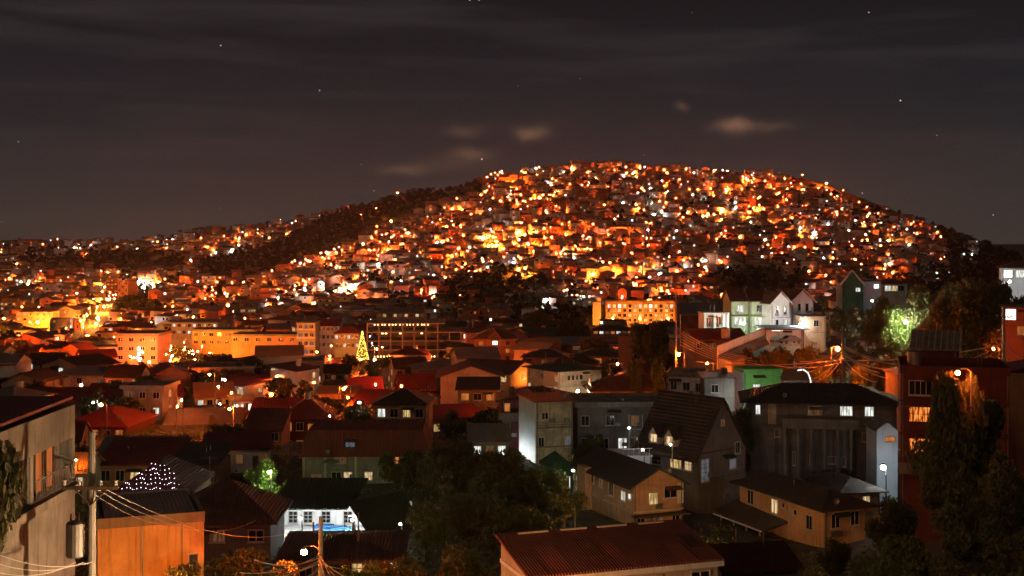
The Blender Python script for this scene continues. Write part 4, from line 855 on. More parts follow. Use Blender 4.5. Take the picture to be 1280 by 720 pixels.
# antenna masts on the crest, lattice masts on the slope
def mast(px, Yd, h, label):
    X = (px - HX) / F * Yd; z = tz1(X, Yd); o = empty('lattice_mast', (X, Yd, z)); tag(o, label, 'mast', 'lattice masts')
    m = MB(); r = 1.1
    for a in range(3): an = a * 2.094; m.tube([(r * math.cos(an), r * math.sin(an), -1), (.15 * math.cos(an), .15 * math.sin(an), h)], .12, 4)
    n = 8
    for k in range(n):
        for a in range(3):
            f0, f1 = 1 - k / n * .86, 1 - (k + 1) / n * .86; a0, a1 = a * 2.094, (a + 1) * 2.094
            m.tube([(r * f0 * math.cos(a0), r * f0 * math.sin(a0), h * k / n), (r * f1 * math.cos(a1), r * f1 * math.sin(a1), h * (k + 1) / n)], .07, 4)
    m.obj('lattice', METAL, o); m = MB(); m.tube([(0, 0, h), (0, 0, h + 2.5)], .06, 4); m.box(-.5, .5, -.1, .1, h - 1.5, h - 1.2); m.obj('antenna', METAL, o)
mast(668, 1440, 14, 'thin lattice mast on the crest left of the summit lights'); mast(729, 1440, 15, 'thin lattice mast on the crest right of the summit'); mast(484, 900, 30, 'tall lattice mast on the lower slope above the round white light'); mast(704, 880, 30, 'tall lattice mast on the lower slope above the hotel')

# ------------------------------------------------------------------ HAZE: night air lit by the town
def haze():
    m = bpy.data.materials.new('night haze'); m.use_nodes = True; n = NT(m.node_tree)
    v = n.add('ShaderNodeVolumePrincipled', {'Color': (.80, .78, .76, 1), 'Density': HAZE_D, 'Anisotropy': .35}); n.add('ShaderNodeOutputMaterial', {1: v.outputs[0]})
    mb = MB(); mb.box(-2600, 2600, -30, 2900, -80, 176); tag(mb.obj('haze', m), kind='stuff')
if HAZE_D: haze()
# ------------------------------------------------------------------ where the random town and trees stand
LAND = [(793, 392, 'the long lit hotel'), (520, 428, 'the open frame building'), (616, 436, 'the red gabled apartment block'), (243, 412, 'the cream school'), (170, 432, 'the grey-pink office block'),
        (147, 360, 'the tall orange block'), (438, 362, 'the round white light'), (967, 385, 'the ridge row houses'), (1075, 362, 'the dark green house'), (668, 210, 'the summit lights'),
        (646, 295, 'the big orange mid-slope light'), (903, 287, 'the dazzling right-slope light'), (732, 344, 'the yellow-lit trees'), (489, 279, 'the upper-left slope light'), (427, 338, 'the bright slope stairway'),
        (1033, 231, 'the lone crest light'), (1111, 303, 'the orange right-flank light'), (1200, 305, 'the right end of the hill'), (237, 307, 'the far-left ridge light'), (113, 308, 'the far-left white lights'),
        (30, 430, 'the glaring left-edge light'), (278, 490, 'the glowing orange roof'), (200, 448, 'the glaring valley light'), (700, 478, 'the floodlit cream house'), (455, 478, 'the bright red roof'),
        (120, 520, 'the deep red roof'), (30, 560, 'the grey balcony house'), (455, 570, 'the red mansard roof'), (420, 650, 'the blue-mat courtyard'), (683, 535, 'the white-lit concrete block'),
        (865, 560, 'the tall steep-roofed house'), (790, 610, 'the peach gabled house'), (1000, 650, 'the ochre hipped house'), (1030, 520, 'the long stilted building'), (948, 478, 'the bright green house'),
        (1190, 520, 'the red-lit tree'), (1053, 440, 'the cable-laden lamp pole'), (760, 690, 'the nearest red roof'), (545, 300, 'the middle-left slope'), (780, 250, 'the upper middle slope'),
        (960, 250, 'the upper right slope'), (560, 345, 'the lower left slope'), (320, 355, 'the foot of the dark ridge'), (80, 395, 'the bright valley street'), (500, 245, 'the dark wooded ridge top'),
        (340, 290, 'the lit spur on the left'), (1250, 340, 'the floodlit arched house'), (1170, 328, 'the red striped building'), (820, 330, 'the lower middle slope'), (640, 250, 'the upper left slope'), (1000, 330, 'the lower right slope')]
ORD = ['nearest', 'second', 'third', 'fourth', 'fifth', 'sixth', 'seventh', 'eighth', 'ninth', 'tenth', 'eleventh', 'twelfth', 'thirteenth', 'fourteenth', 'fifteenth', 'sixteenth', 'seventeenth', 'eighteenth', 'nineteenth', 'twentieth']
def label_all(items, noun):
    """items: list of dicts with px, py, look; sets 'label' so that each names one thing"""
    by = {}
    for it in items:
        d = [math.hypot(it['px'] - a, it['py'] - b) for a, b, _ in LAND]; k = int(np.argmin(d)); a, b, nm = LAND[k]
        dx_, dy_ = it['px'] - a, it['py'] - b; v = 'above' if dy_ < -abs(dx_) * .45 else 'below' if dy_ > abs(dx_) * .45 else ''; h = 'right' if dx_ > abs(dy_) * .45 else 'left' if dx_ < -abs(dy_) * .45 else ''
        rel = {('above', ''): 'above', ('below', ''): 'below', ('', 'left'): 'left of', ('', 'right'): 'right of', ('above', 'left'): 'upper left of', ('above', 'right'): 'upper right of', ('below', 'left'): 'lower left of', ('below', 'right'): 'lower right of'}.get((v, h), 'beside')
        by.setdefault((k, rel), []).append((d[k], it, nm, rel))
    for L in by.values():
        L.sort(key=lambda q: q[0])
        for i, (dd, it, nm, rel) in enumerate(L):
            o = ORD[i] if i < 20 else 'outer ' + ORD[i % 20]
            it['label'] = '%s, %s %s %s %s' % (it['look'], o, noun, rel, nm)

DARKBAND = [(600, 226), (560, 226), (500, 243), (430, 264), (400, 272), (380, 290), (350, 305), (300, 318), (250, 328), (245, 345), (330, 343), (385, 322), (430, 306), (485, 276), (545, 254), (600, 238)]
WOODS = [DARKBAND, [(30, 312), (140, 312), (225, 318), (235, 338), (160, 342), (60, 336), (25, 330)], [(545, 372), (560, 352), (610, 350), (650, 345), (690, 362), (665, 392), (600, 392), (555, 396)],
         [(585, 345), (640, 335), (700, 352), (690, 372), (600, 370)], [(880, 350), (935, 335), (1010, 345), (1010, 365), (905, 372)], [(130, 385), (160, 368), (190, 370), (200, 392), (160, 402), (135, 400)],
         [(1120, 340), (1245, 330), (1260, 420), (1110, 420)], [(640, 388), (745, 392), (770, 445), (640, 448)], [(0, 430), (25, 440), (20, 500), (0, 500)], [(785, 395), (835, 395), (838, 450), (780, 450)],
         [(470, 565), (730, 570), (720, 690), (440, 700), (470, 640)], [(268, 438), (345, 430), (350, 470), (270, 478)], [(1110, 420), (1290, 400), (1290, 730), (1100, 730)], [(505, 395), (450, 350), (475, 340), (500, 372)],
         [(1180, 290), (1225, 303), (1290, 330), (1240, 345), (1180, 335)], [(80, 620), (130, 625), (130, 655), (80, 655)], [(545, 235), (600, 228), (604, 240), (560, 250)]]
CREST = lambda px: float(np.interp(px, [0, 160, 300, 400, 480, 560, 640, 700, 760, 840, 900, 960, 1040, 1120, 1200, 1280], [300, 300, 282, 265, 246, 226, 206, 202, 205, 211, 211, 216, 241, 268, 296, 325]))
GRID = {}
def free(X, Y, r, add=True, g=GRID):
    k = (int(X // 16), int(Y // 16))
    for a in (-1, 0, 1):
        for b in (-1, 0, 1):
            for (x, y, q) in g.get((k[0] + a, k[1] + b), ()):
                if (x - X) ** 2 + (y - Y) ** 2 < (r + q) ** 2: return False
    if add: g.setdefault(k, []).append((X, Y, r))
    return True
for h in HEROBOX:
    r = h[8]
    n = max(1, int(r // 5))
    for a in range(-n, n + 1):
        for b in range(-n, n + 1):
            x, y = h[6] + a * 5, h[7] + b * 5
            GRID.setdefault((int(x // 16), int(y // 16)), []).append((x, y, 3.5)) if math.hypot(a * 5, b * 5) <= r + 1 else None
for pts, w in ROADS:
    for (x, y) in pts: GRID.setdefault((int(x // 16), int(y // 16)), []).append((x, y, w / 2 + .6))
def hides_hero(px, Y, wpx, ptop, pbase, tol=5):
    for (a, b, c, d_, hy, hd, *_r) in HEROBOX:
        if Y < hy + 1 and px + wpx / 2 > a + 1 and px - wpx / 2 < b - 1 and ptop < (d_ - tol if hy < 150 or hy > 600 or 394 < hy < 436 else c + (.62 if hy < 350 else .86) * (d_ - c)) and pbase > c + 2: return True
    return False
HOUSES = []
def try_house(px, Y, sz):
    X = (px - HX) / F * Y; z = tz1(X, Y); w = random.uniform(7, 12.5) * sz; d = random.uniform(6, 9) * sz
    st_ = random.choices([1, 2, 3], [.62, .34, .04] if Y < 860 else [.5, .4, .1])[0]; H = st_ * 2.9
    p = proj(X, Y, z); top = proj(X, Y, z + H + 1.6)[1]
    if any(inpoly(px, p[1], w_) for w_ in WOODS) and random.random() > .04 or inpoly(px, p[1], DARKBAND) or inpoly(px, top, DARKBAND): return
    if hides_hero(px, Y - d / 2, w * F / Y, top, p[1]): return
    if not free(X, Y, max(w, d) * .5, True): return
    HOUSES.append(dict(X=X, Y=Y, z=z, w=w, d=d, H=H, st=st_, px=p[0], py=(top + p[1]) / 2, base=p[1], top=top, kind='h'))
for _ in range(5200):                                          # valley floor and the near slopes
    Y = math.exp(random.uniform(math.log(150), math.log(860))); px = random.uniform(-30, 1310)
    if px > 1000 and 200 < Y < 850 and random.random() < .6: continue
    if px > 440 and Y < 190 or px > 855 and Y < 245: continue
    try_house(px, Y, 1.05)
for _ in range(13000):                                          # the hill, evenly over its face as seen
    px = random.uniform(-20, 1235); cr = CREST(px)
    py = random.uniform(cr + 3, 402)
    if px < 420:
        py = random.uniform(cr + 4, 400)
        if random.random() < .35: continue
    if px > 1060 and random.random() < .62: continue
    if py > 345 and px > 440 and random.random() < .35: continue
    Y = hit(px, py, 850)
    if Y is None: continue
    try_house(px, Y, 1.08)
TREES = []
def try_tree(px, Y, r, h, dens_ok=True):
    X = (px - HX) / F * Y; z = tz1(X, Y); p = proj(X, Y, z); top = proj(X, Y, z + h)[1]
    if hides_hero(px, Y, 1.7 * r * F / Y, top, p[1], 9): return
    if not free(X, Y, r * .45): return
    TREES.append(dict(X=X, Y=Y, z=z, r=r, h=h, w=1.5 * r, d=1, H=h * .9, px=p[0], py=(top + p[1]) / 2, base=p[1], top=top, kind='t', key=random.random()))
for _ in range(5200):
    Y = math.exp(random.uniform(math.log(140), math.log(870))); px = random.uniform(-30, 1310); X = (px - HX) / F * Y; py = proj(X, Y, tz1(X, Y))[1]
    wood = any(inpoly(px, py, w_) for w_ in WOODS)
    if wood or random.random() < .30: try_tree(px, Y, random.uniform(2.2, 4.2) * (1.15 if wood else .8), random.uniform(5, 9) * (1.2 if wood else .8))
for _ in range(9000):
    px = random.uniform(-20, 1300); cr = CREST(px); py = random.uniform(cr - 1, 400); Y = hit(px, py, 850)
    if Y is None: continue
    wood = any(inpoly(px, py, w_) for w_ in WOODS) or py < cr + 2.5 and (px < 600 or px > 1130)
    if wood or random.random() < .55: try_tree(px, Y, random.uniform(3, 5.2), random.uniform(6, 9) if wood else random.uniform(4.5, 7.5))
for _ in range(2600):                                          # the wooded ridge itself stands close
    px = random.uniform(240, 605); py = random.uniform(222, 345)
    if not inpoly(px, py, DARKBAND): continue
    Y = hit(px, py, 850)
    if Y: try_tree(px, Y, random.uniform(2.6, 4.4), random.uniform(6, 9))
# rough visibility over a 640 x 360 picture, nearest first
IDB = np.full((360, 640), -1, np.int32)
TD = np.full((360, 640), 1e9)
ysf = np.exp(np.linspace(math.log(46), math.log(2650), 900))
for c in range(640):
    px = c * 2 + 1; X = (px - HX) / F * ysf; py = HY - F * (tz(X, ysf) - CZ) / ysf; run = 720.0
    rm = np.minimum.accumulate(py)
    rows = np.arange(360) * 2 + 1.0
    idx = np.searchsorted(-rm, -rows); ok = idx < len(ysf); TD[ok, c] = ysf[idx[ok]]
items = [dict(px=(h[0] + h[1]) / 2, wpx=h[1] - h[0], top=h[2] + 6, base=h[3], Y=h[4], hero=True) for h in HEROBOX] + HOUSES + TREES
for it in items: it['vis'] = 0
items.sort(key=lambda q: q['Y'])
for i, it in enumerate(items):
    wpx = it.get('wpx') or it['w'] * F / it['Y']
    a, b = int((it['px'] - wpx / 2) / 2), int(math.ceil((it['px'] + wpx / 2) / 2)); c, d_ = int(it['top'] / 2), int(math.ceil(it['base'] / 2))
    a, b, c, d_ = max(a, 0), min(b, 640), max(c, 0), min(d_, 360)
    if a >= b or c >= d_: continue
    sub = IDB[c:d_, a:b]; m_ = (sub < 0) & (TD[c:d_, a:b] > it['Y'] - it.get('d', 8) / 2 - 12); it['vis'] = int(m_.sum()); sub[m_] = i
VH = [h for h in HOUSES if h['vis'] >= 2]; VT = [q for q in TREES if q['vis'] >= 2]
VH.sort(key=lambda q: -q['vis']); VT.sort(key=lambda q: -q['vis'])
NI = 290
IND, REST = VH[:NI], VH[NI:]
print('houses', len(HOUSES), 'visible', len(VH), 'trees', len(TREES), len(VT), 'min individual', IND[-1]['vis'], 'near', sum(1 for h in IND if h['Y'] < 340))

# ------------------------------------------------------------------ the town's houses
ROOFS = [('rusty-red', RRED_X), ('grey', RGRY), ('brown', RBRN), ('red', RRED_X), ('dark', RDRK), ('green', RDGR)]
WALLS = [('cream', GWALL), ('tan', GWALL2), ('concrete', CONC), ('orange-brown', BRICK), ('white', WHITE), ('peach', PEACH)]
PANES = [DGLASS] * 7 + [PLOW, PLOW, PWARM, PWHT, PYEL, PORG]
near_protos = []
def near_proto(k):
    rs = random.Random(100 + k); w, d, st_ = rs.choice([7.5, 9, 10.5]), rs.choice([7, 8.5]), 1 + (k % 3 > 0)
    rn, rm = ROOFS[k % 6]; wn, wm = WALLS[(k * 5 + 1) % 6]; rt = ['gable', 'hip', 'gable', 'mono', 'hip', 'parapet'][k % 6]; ri = {'gable': 2.0, 'hip': 1.7, 'mono': 1.3, 'parapet': .5}[rt]
    b = Bld('house', (0, 0, 0), 0, w, d, 2.95 * st_, wm, gable='x' if rt == 'gable' else None, rise=ri if rt == 'gable' else 0, deep=3.5); b.roof(rt, rm if rt != 'parapet' else CONC, ri, .5)
    for s in range(st_):
        b.row('F', .6 + s * 2.95, 1.1, 1.15, 3, [rs.choice(PANES) for _ in range(3)]); b.win('L', 0, .7 + s * 2.95, 1.0, 1.1, rs.choice(PANES)); b.win('R', 0, .7 + s * 2.95, 1.0, 1.1, rs.choice(PANES))
    b.door('F', w * .27, 0)
    return dict(o=b.o, tree=treeof(b.o), w=w, d=d, st=st_, H=b.H, look='%s %s house, %s roof' % (wn, 'two-storey' if st_ == 2 else 'one-storey', rn if rt != 'parapet' else 'flat'), used=False)
def far_bits(k):
    """a small house as three meshes' worth of faces: wall, roof, windows"""
    rs = random.Random(500 + k); w, d, st_ = rs.uniform(7, 10), rs.uniform(6, 8.5), [1, 2, 2, 3][k % 4]; H = 2.9 * st_; x, y = w / 2, d / 2
    wl = MB(); wl.box(-x, x, -y, y, -5, H); rf = MB(); rt = k % 5; o = .5
    if rt in (0, 3):
        ri = 1.6 + .3 * (k % 2)
        for s in (-1, 1): wl.face([(s * x, -y, H), (s * x, y, H), (s * x, 0, H + ri - .05)])
        for s in (-1, 1):
            rf.face([(-x - o, s * (y + o), H - .3), (x + o, s * (y + o), H - .3), (x + o, 0, H + ri + .05), (-x - o, 0, H + ri + .05)]); rf.face([(-x - o, s * (y + o), H - .42), (x + o, s * (y + o), H - .42), (x + o, s * (y + o), H - .3), (-x - o, s * (y + o), H - .3)])
    elif rt == 1:
        X, Y_, r = x + o, y + o, min(x, y) + o - .1; z = H + .02; C = [(-X, -Y_), (X, -Y_), (X, Y_), (-X, Y_)]; T = [(-(X - r), -(Y_ - r)), (X - r, -(Y_ - r)), (X - r, Y_ - r), (-(X - r), Y_ - r)]
        for i in range(4): j = (i + 1) % 4; rf.face([(*C[i], z), (*C[j], z), (*T[j], z + 1.6), (*T[i], z + 1.6)])
        rf.face([(*c, z) for c in C[::-1]])
    elif rt == 2: rf.box(-x - .3, x + .3, -y - .3, y + .3, H + .01, H + .35)
    else:
        X, Y_ = x + o, y + o; lo = [(-X, -Y_, H + .05), (X, -Y_, H + .05), (X, Y_, H + 1.2), (-X, Y_, H + 1.2)]; rf.face(lo[::-1]); rf.face([(a, b_, c + .15) for a, b_, c in lo]); rf.face([lo[0], lo[1], (X, -Y_, H + .2), (-X, -Y_, H + .2)])
    if k % 3 == 0:   # a lean-to in front and a water tank
        wl.box(-x * .7, x * .5, -y - 2.2, -y - .01, -5, 2.3); wl.face([(-x * .75, -y - 2.6, 2.25), (x * .55, -y - 2.6, 2.25), (x * .55, -y, 2.85), (-x * .75, -y, 2.85)]); wl.box(x * .2, x * .2 + .9, -.5, .5, H, H + 2.3)
    wins = []
    for s in range(st_):
        z = s * 2.9 + 1.0; n = rs.choice([2, 3, 4])
        for i in range(n):
            if k % 3 == 0 and s == 0: break
            u = -x + w * (i + .5) / n; ww = rs.uniform(.35, .75); m = MB(); m.face([(u - ww, -y - .06, z), (u + ww, -y - .06, z), (u + ww, -y - .06, z + 1.25), (u - ww, -y - .06, z + 1.25)]); wins.append(m)
        for sx in (-1, 1): m = MB(); m.face([(sx * (x + .06), -.6, z), (sx * (x + .06), .6, z), (sx * (x + .06), .6, z + 1.2), (sx * (x + .06), -.6, z + 1.2)]); wins.append(m)
    rs.shuffle(wins); wins = wins[:1 + st_]
    if k % 2: wl.box(-x, x, -y - .9, -y - .01, 2.85 * (st_ - 1) - .12 if st_ > 1 else -.1, 2.85 * (st_ - 1) + .05 if st_ > 1 else .1)
    return w, d, st_, H, wl, rf, wins
FP = ([DGLASS] * 15 + [PLOW] * 5 + [PWARM, PWARM, PWHT, PWHT, PYEL, PORG, PORG, PSTR, glow('far window white', (.9, .95, 1), 4)])
def far_proto(k):
    w, d, st_, H, wl, rf, wins = far_bits(k); rs = random.Random(k)
    rn, rm = ROOFS[(k * 7 + 2) % 6]; wn, wm = WALLS[(k * 3) % 6]
    o = empty('house', (0, 0, 0)); wl.obj('wall', wm, o); rf.obj('roof', rm, o); lit = 0
    for m in wins[:5 if st_ < 3 else 7]: pm = rs.choice(FP); lit += pm is not DGLASS; m.obj('window', pm, o)
    return dict(o=o, tree=treeof(o), w=w, d=d, st=st_, H=H, look='%s %s house, %s roof' % (wn, ['', 'one-storey', 'two-storey', 'three-storey'][st_], rn), used=False)
NP = [near_proto(k) for k in range(12)]; FPR = [far_proto(k) for k in range(24)]
for h in IND:
    pool = NP if h['Y'] < 340 else FPR
    c = [p for p in pool if p['st'] == h['st']] or [p for p in pool if p['st'] == 2]; p = random.choice(c); h['p'] = p; h['look'] = p['look']
label_all(IND, 'one')
for h in IND:
    p = h['p']; o = p['o'] if not p['used'] else copy_tree(p['o'], None, p['tree']); p['used'] = True
    o.location = (h['X'], h['Y'], h['z'] + .15); o.rotation_euler = (0, 0, math.atan2(-h['X'], h['Y']) * .3 + random.gauss(0, .35) + random.choice([0, 0, 0, 1.57])); o.scale = (h['w'] / p['w'],) * 2 + (1,)
    tag(o, h['label'], 'house', 'houses of the valley town' if h['Y'] < 860 else 'houses on the lit hillside')
def prune(p):
    if p['used']: return
    def rm(o):
        for c in list(o.children): rm(c)
        bpy.data.objects.remove(o)
    rm(p['o'])
for p in NP + FPR: prune(p)
# the rest of the town: too many to count
TM = [CONC, CREAM, PEACH, BRICK, WHITE, surf('town wall', (.44, .36, .27), .3, .3), RRED_X, RGRY, RBRN, RDRK, RORG] + [DGLASS, PLOW, PWARM, PWHT, PYEL, PORG, PSTR, MATS['far window white']]
TI = {m.name: i for i, m in enumerate(TM)}
TRI = {}
for k in range(24):
    w, d, st_, H, wl, rf, wins = far_bits(k); V = []; T = []; G = []
    for gi, m in [(0, wl), (1, rf)] + [(2 + i, q) for i, q in enumerate(wins)]:
        off = len(V); V += m.v
        for f in m.f:
            for j in range(1, len(f) - 1): T.append((f[0] + off, f[j] + off, f[j + 1] + off)); G.append(gi)
    TRI[k] = (np.array(V), np.array(T), np.array(G), w, st_, len(wins))
VV, TT, MM = [], [], []; off = 0
for h in REST:
    k = random.randrange(24)
    V, T, G, w, st_, nw = TRI[k]; s = h['w'] / w; a = math.atan2(-h['X'], h['Y']) * .3 + random.gauss(0, .4) + random.choice([0, 0, 1.57]); ca, sa = math.cos(a), math.sin(a)
    Vn = np.stack([(V[:, 0] * ca - V[:, 1] * sa) * s + h['X'], (V[:, 0] * sa + V[:, 1] * ca) * s + h['Y'], V[:, 2] + h['z'] + .15], 1)
    mp = np.array([random.randrange(6), 6 + random.choices(range(5), [3, 4, 2, 2, 1])[0]] + [TI[random.choice(FP).name] for _ in range(nw)])
    VV.append(Vn); TT.append(T + off); MM.append(mp[G]); off += len(Vn)
if VV:
    me = npmesh('hillside_town', np.concatenate(VV), np.concatenate(TT), np.concatenate(MM), TM); o = bpy.data.objects.new('hillside_town', me); COL.objects.link(o)
    tag(o, 'dense mass of small lit houses covering the far hillside', 'hillside town', kind='stuff')
# ------------------------------------------------------------------ trees
def leaves(cen, rad, n, size, seed, flat=.75, droop=0.0):
    """n leaf faces in clumps: cen (k,3), rad (k,)"""
    g = np.random.default_rng(seed); k = g.integers(0, len(cen), n)
    u = g.normal(size=(n, 3)); u /= np.linalg.norm(u, axis=1)[:, None]; r = g.random(n) ** .45
    c = cen[k] + u * (rad[k] * r)[:, None] * np.array([1, 1, flat])
    a = g.normal(size=(n, 3)); a /= np.linalg.norm(a, axis=1)[:, None]; b = np.cross(a, g.normal(size=(n, 3))); b /= np.linalg.norm(b, axis=1)[:, None]
    s = size * g.uniform(.6, 1.3, n)[:, None]
    V = np.stack([c - a * s - b * s * .12, c - b * s * .5, c + a * s, c + b * s * .5], 1).reshape(-1, 3)
    return V, np.arange(4 * n).reshape(n, 4)
def crown_clumps(r, h, k, seed, shape='broad'):
    g = np.random.default_rng(seed)
    if shape == 'cone':
        t_ = g.random(k) ** .8; ang = g.random(k) * 6.283; rr = r * (1 - t_ * .95) * g.uniform(.35, .95, k)
        return np.stack([rr * np.cos(ang), rr * np.sin(ang), h * (.12 + .86 * t_)], 1), r * (.36 - .22 * t_)
    u = g.normal(size=(k, 3)); u /= np.linalg.norm(u, axis=1)[:, None]; q = g.uniform(.25, .85, k)[:, None]
    c = u * q * np.array([r, r, h * .36]); c[:, 2] += h * .62
    return c, r * g.uniform(.22, .42, k)
def make_tree(name, r, h, ncl, nl, size, seed, mat, shape='broad'):
    o = empty(name, (0, 0, 0)); cen, rad = crown_clumps(r, h, ncl, seed, shape); V, Q = leaves(cen, rad, nl, size, seed + 1)
    c = bpy.data.objects.new('crown', npmesh('crown', V, Q, None, [mat])); COL.objects.link(c); c.parent = o
    m = MB(); tr = max(.12, h * .028); m.tube([(0, 0, -1), (0, 0, h * .25), (.1 * r, .05 * r, h * .5), (.0, 0, h * .75)], [tr * 1.4, tr, tr * .75, tr * .3], 7)
    for i in range(0, min(ncl, 9)): m.tube([(0, 0, h * (.28 + .04 * i)), tuple((cen[i] + np.array([0, 0, h * .3])) * .5), tuple(cen[i])], [tr * .5, tr * .3, tr * .1], 5)
    m.obj('trunk', BARK, o)
    return dict(o=o, tree=treeof(o), r=r, h=h, used=False)
def put(p, X, Y, z, r, h, rz=None, label=None, cat='tree', group=None):
    o = p['o'] if not p['used'] else copy_tree(p['o'], None, p['tree']); p['used'] = True
    o.location = (X, Y, z); o.rotation_euler = (0, 0, random.uniform(0, 6.28) if rz is None else rz); o.scale = (r / p['r'], r / p['r'], h / p['h']); tag(o, label, cat, group); return o
TB = [make_tree('broadleaf_tree', 4, 8, 26, 9000, .24, 31 + k, [LEAF, LEAFD, LEAFD][k]) for k in range(3)]
TY = make_tree('broadleaf_tree', 2.5, 5, 18, 5000, .17, 41, LEAFY); TC = make_tree('cypress_tree', 2, 9, 40, 9000, .18, 43, LEAFD, 'cone')
TF = [make_tree('tree', 3.4, 7, 14, 620, .55, 51 + k, [LEAF, LEAFD, LEAFD, LEAF][k]) for k in range(4)]
# (proto, px, crown-top row, base row, Y, radius px, label)
HT = [(TB[1], 560, 548, 640, 128, 46, 'large dark tree filling the centre left, right of the courtyard roofs'), (TB[2], 620, 560, 655, 124, 50, 'large dark tree below the white-lit concrete block'),
      (TB[0], 668, 575, 665, 122, 48, 'leafy tree catching faint light right of the big dark trees'), (TB[1], 505, 560, 625, 138, 34, 'dark tree overlapping the right end of the red mansard roof'),
      (TB[2], 585, 615, 690, 108, 44, 'dark tree low in the gap between courtyard and nearest red roof'), (TB[0], 650, 625, 700, 104, 40, 'dark bushy tree just above the left corner of the nearest red roof'),
      (TB[1], 705, 600, 665, 118, 30, 'dark tree against the left wall of the peach house'), (TB[2], 530, 625, 680, 112, 26, 'small dark tree right of the white courtyard steps'),
      (TY, 328, 574, 614, 131, 28, 'round tree lit bright green from inside, left of the mansard house'), (TY, 366, 598, 614, 133, 14, 'low bright green bush beside the green-lit round tree'),
      (TY, 548, 640, 664, 106, 12, 'small yellow-green tree right of the courtyard'), (TY, 532, 652, 670, 104, 10, 'short yellow-green shrub by the courtyard steps'),
      (TB[1], 742, 540, 572, 160, 16, 'small dark tree left of the scaffolded terrace'), (TB[2], 730, 553, 590, 150, 18, 'dark tree right of the white-lit concrete block'),
      (TB[1], 812, 398, 450, 285, 27, 'large round dark tree right of the long lit hotel'), (TY, 822, 444, 466, 214, 9, 'small bright yellow-lit tree left of the pole with the orange lamp'),
      (TB[2], 795, 448, 466, 222, 13, 'low reddish bush under the large round dark tree'),
      (TB[0], 670, 384, 440, 480, 24, 'broad dark tree with a green-lit top beside the white globe light'), (TB[1], 712, 398, 446, 460, 24, 'dark tree left of the hotel stair tower'), (TB[2], 740, 420, 460, 380, 20, 'dark tree in front of the low commercial building'),
      (TB[1], 945, 432, 466, 212, 22, 'red-lit bushy tree left of centre on the bank below the ramp'), (TB[2], 975, 432, 466, 210, 20, 'red-lit bushy tree under the carport'), (TB[0], 1012, 425, 466, 206, 22, 'red-lit tree right of the carport, beside the cable-laden pole'),
      (TY, 1078, 445, 476, 196, 16, 'glowing orange bush right of the cable-laden lamp pole'), (TY, 1030, 450, 478, 197, 12, 'glowing orange bush left of the cable-laden lamp pole'), (TB[0], 1108, 438, 476, 198, 18, 'orange-lit tree at the roadside left of the red block'),
      (TB[1], 1056, 380, 425, 246, 22, 'dark tree hiding the foot of the dark green house'), (TB[2], 1086, 384, 425, 250, 18, 'dark tree hiding the foot of the grey clad annexe'), (TB[2], 928, 505, 610, 148, 16, 'tree added to darken the gap between the steep roof and the stilted building'), (TC, 1030, 372, 420, 235, 12, 'thin dark conifer left of the dark green house'), (TB[0], 1100, 362, 420, 236, 22, 'tree with a green-lit trunk side behind the roadside bushes'), (TY, 1128, 366, 428, 228, 40, 'tree lit bright green by a white lamp, below the dark green house'),  # the tree in the gap is added to keep that strip dark
      (TB[1], 1160, 350, 425, 226, 34, 'tall black tree right of the green-lit tree'), (TB[2], 1205, 345, 420, 222, 36, 'tall black tree left of the pole at the right edge'), (TB[1], 1252, 346, 400, 234, 40, 'dark tree below the floodlit arched house'), (TB[2], 1182, 365, 440, 200, 30, 'tall black tree above the ribbed roof'),
      (TB[1], 1190, 452, 640, 92, 42, 'big rounded tree with a red-lit top in front of the red block'), (TB[0], 1214, 470, 650, 94, 46, 'dark leafy tree right of the red-topped conical tree'), (TB[2], 1182, 540, 690, 90, 52, 'black tree at the foot of the red block'),
      (TB[1], 1262, 560, 690, 80, 40, 'black tree at the right edge low in the picture'), (TB[2], 1120, 620, 715, 86, 34, 'dark tree right of the ochre hipped house'), (TB[1], 1220, 620, 730, 74, 52, 'black bushy tree in the bottom right corner'), (TB[0], 1130, 660, 740, 72, 44, 'dark bushy tree at the bottom edge right of the ochre house'),
      (TB[2], 1045, 672, 730, 90, 24, 'dark tree hugging the foot of the ochre hipped house'), (TB[1], 290, 452, 480, 300, 18, 'dark tree between glaring valley light and orange-roofed hall'), (TB[2], 318, 446, 478, 310, 20, 'dark tree behind the orange-roofed hall'), (TB[0], 268, 458, 482, 290, 13, 'small dark tree left of the two behind the orange-roofed hall'),
      (TY, 420, 452, 470, 395, 10, 'yellow glowing tree left of the lit cone'), (TY, 434, 448, 468, 392, 11, 'yellow-green glowing tree beside the lit cone'), (TB[1], 446, 458, 472, 380, 10, 'small dark tree in front of the lit cone'), (TB[1], 362, 448, 474, 380, 12, 'orange-lit round tree above the red-roofed pair'),
      (TB[2], 442, 505, 525, 205, 13, 'dark round bush left of the stepped-roof house'), (TB[1], -46, 490, 640, 42, 76, 'dark branch-heavy tree at the extreme left edge'),
      (TB[0], 300, 676, 745, 74, 40, 'orange-lit bushy tree left of the bottom lamp pole'), (TB[0], 350, 692, 745, 68, 30, 'orange-lit shrub under the bottom street lamp'), (TY, 452, 696, 745, 66, 30, 'glowing shrub right of the bottom street lamp'), (TB[0], 500, 690, 745, 70, 34, 'dim orange shrub in the bottom centre left'), (TB[0], 575, 672, 745, 76, 38, 'dim brown-lit bushy tree left of the nearest red roof'), (TB[2], 232, 700, 745, 66, 26, 'dark bush at the foot of the ochre wall')]
for (p, px, tp, bs, Y, rp, lb) in HT:
    X = (px - HX) / F * Y; zt = CZ + (HY - tp) / F * Y; zb = min(tz1(X, Y), CZ + (HY - bs) / F * Y + 1.0); zb = tz1(X, Y) if abs(zb - tz1(X, Y)) < 3 else max(zb, tz1(X, Y)); zb = tz1(X, Y)
    put(p, X, Y, zb - .1, rp / F * Y * .97, max(zt - zb, 2.0) * 1.02, None, lb)
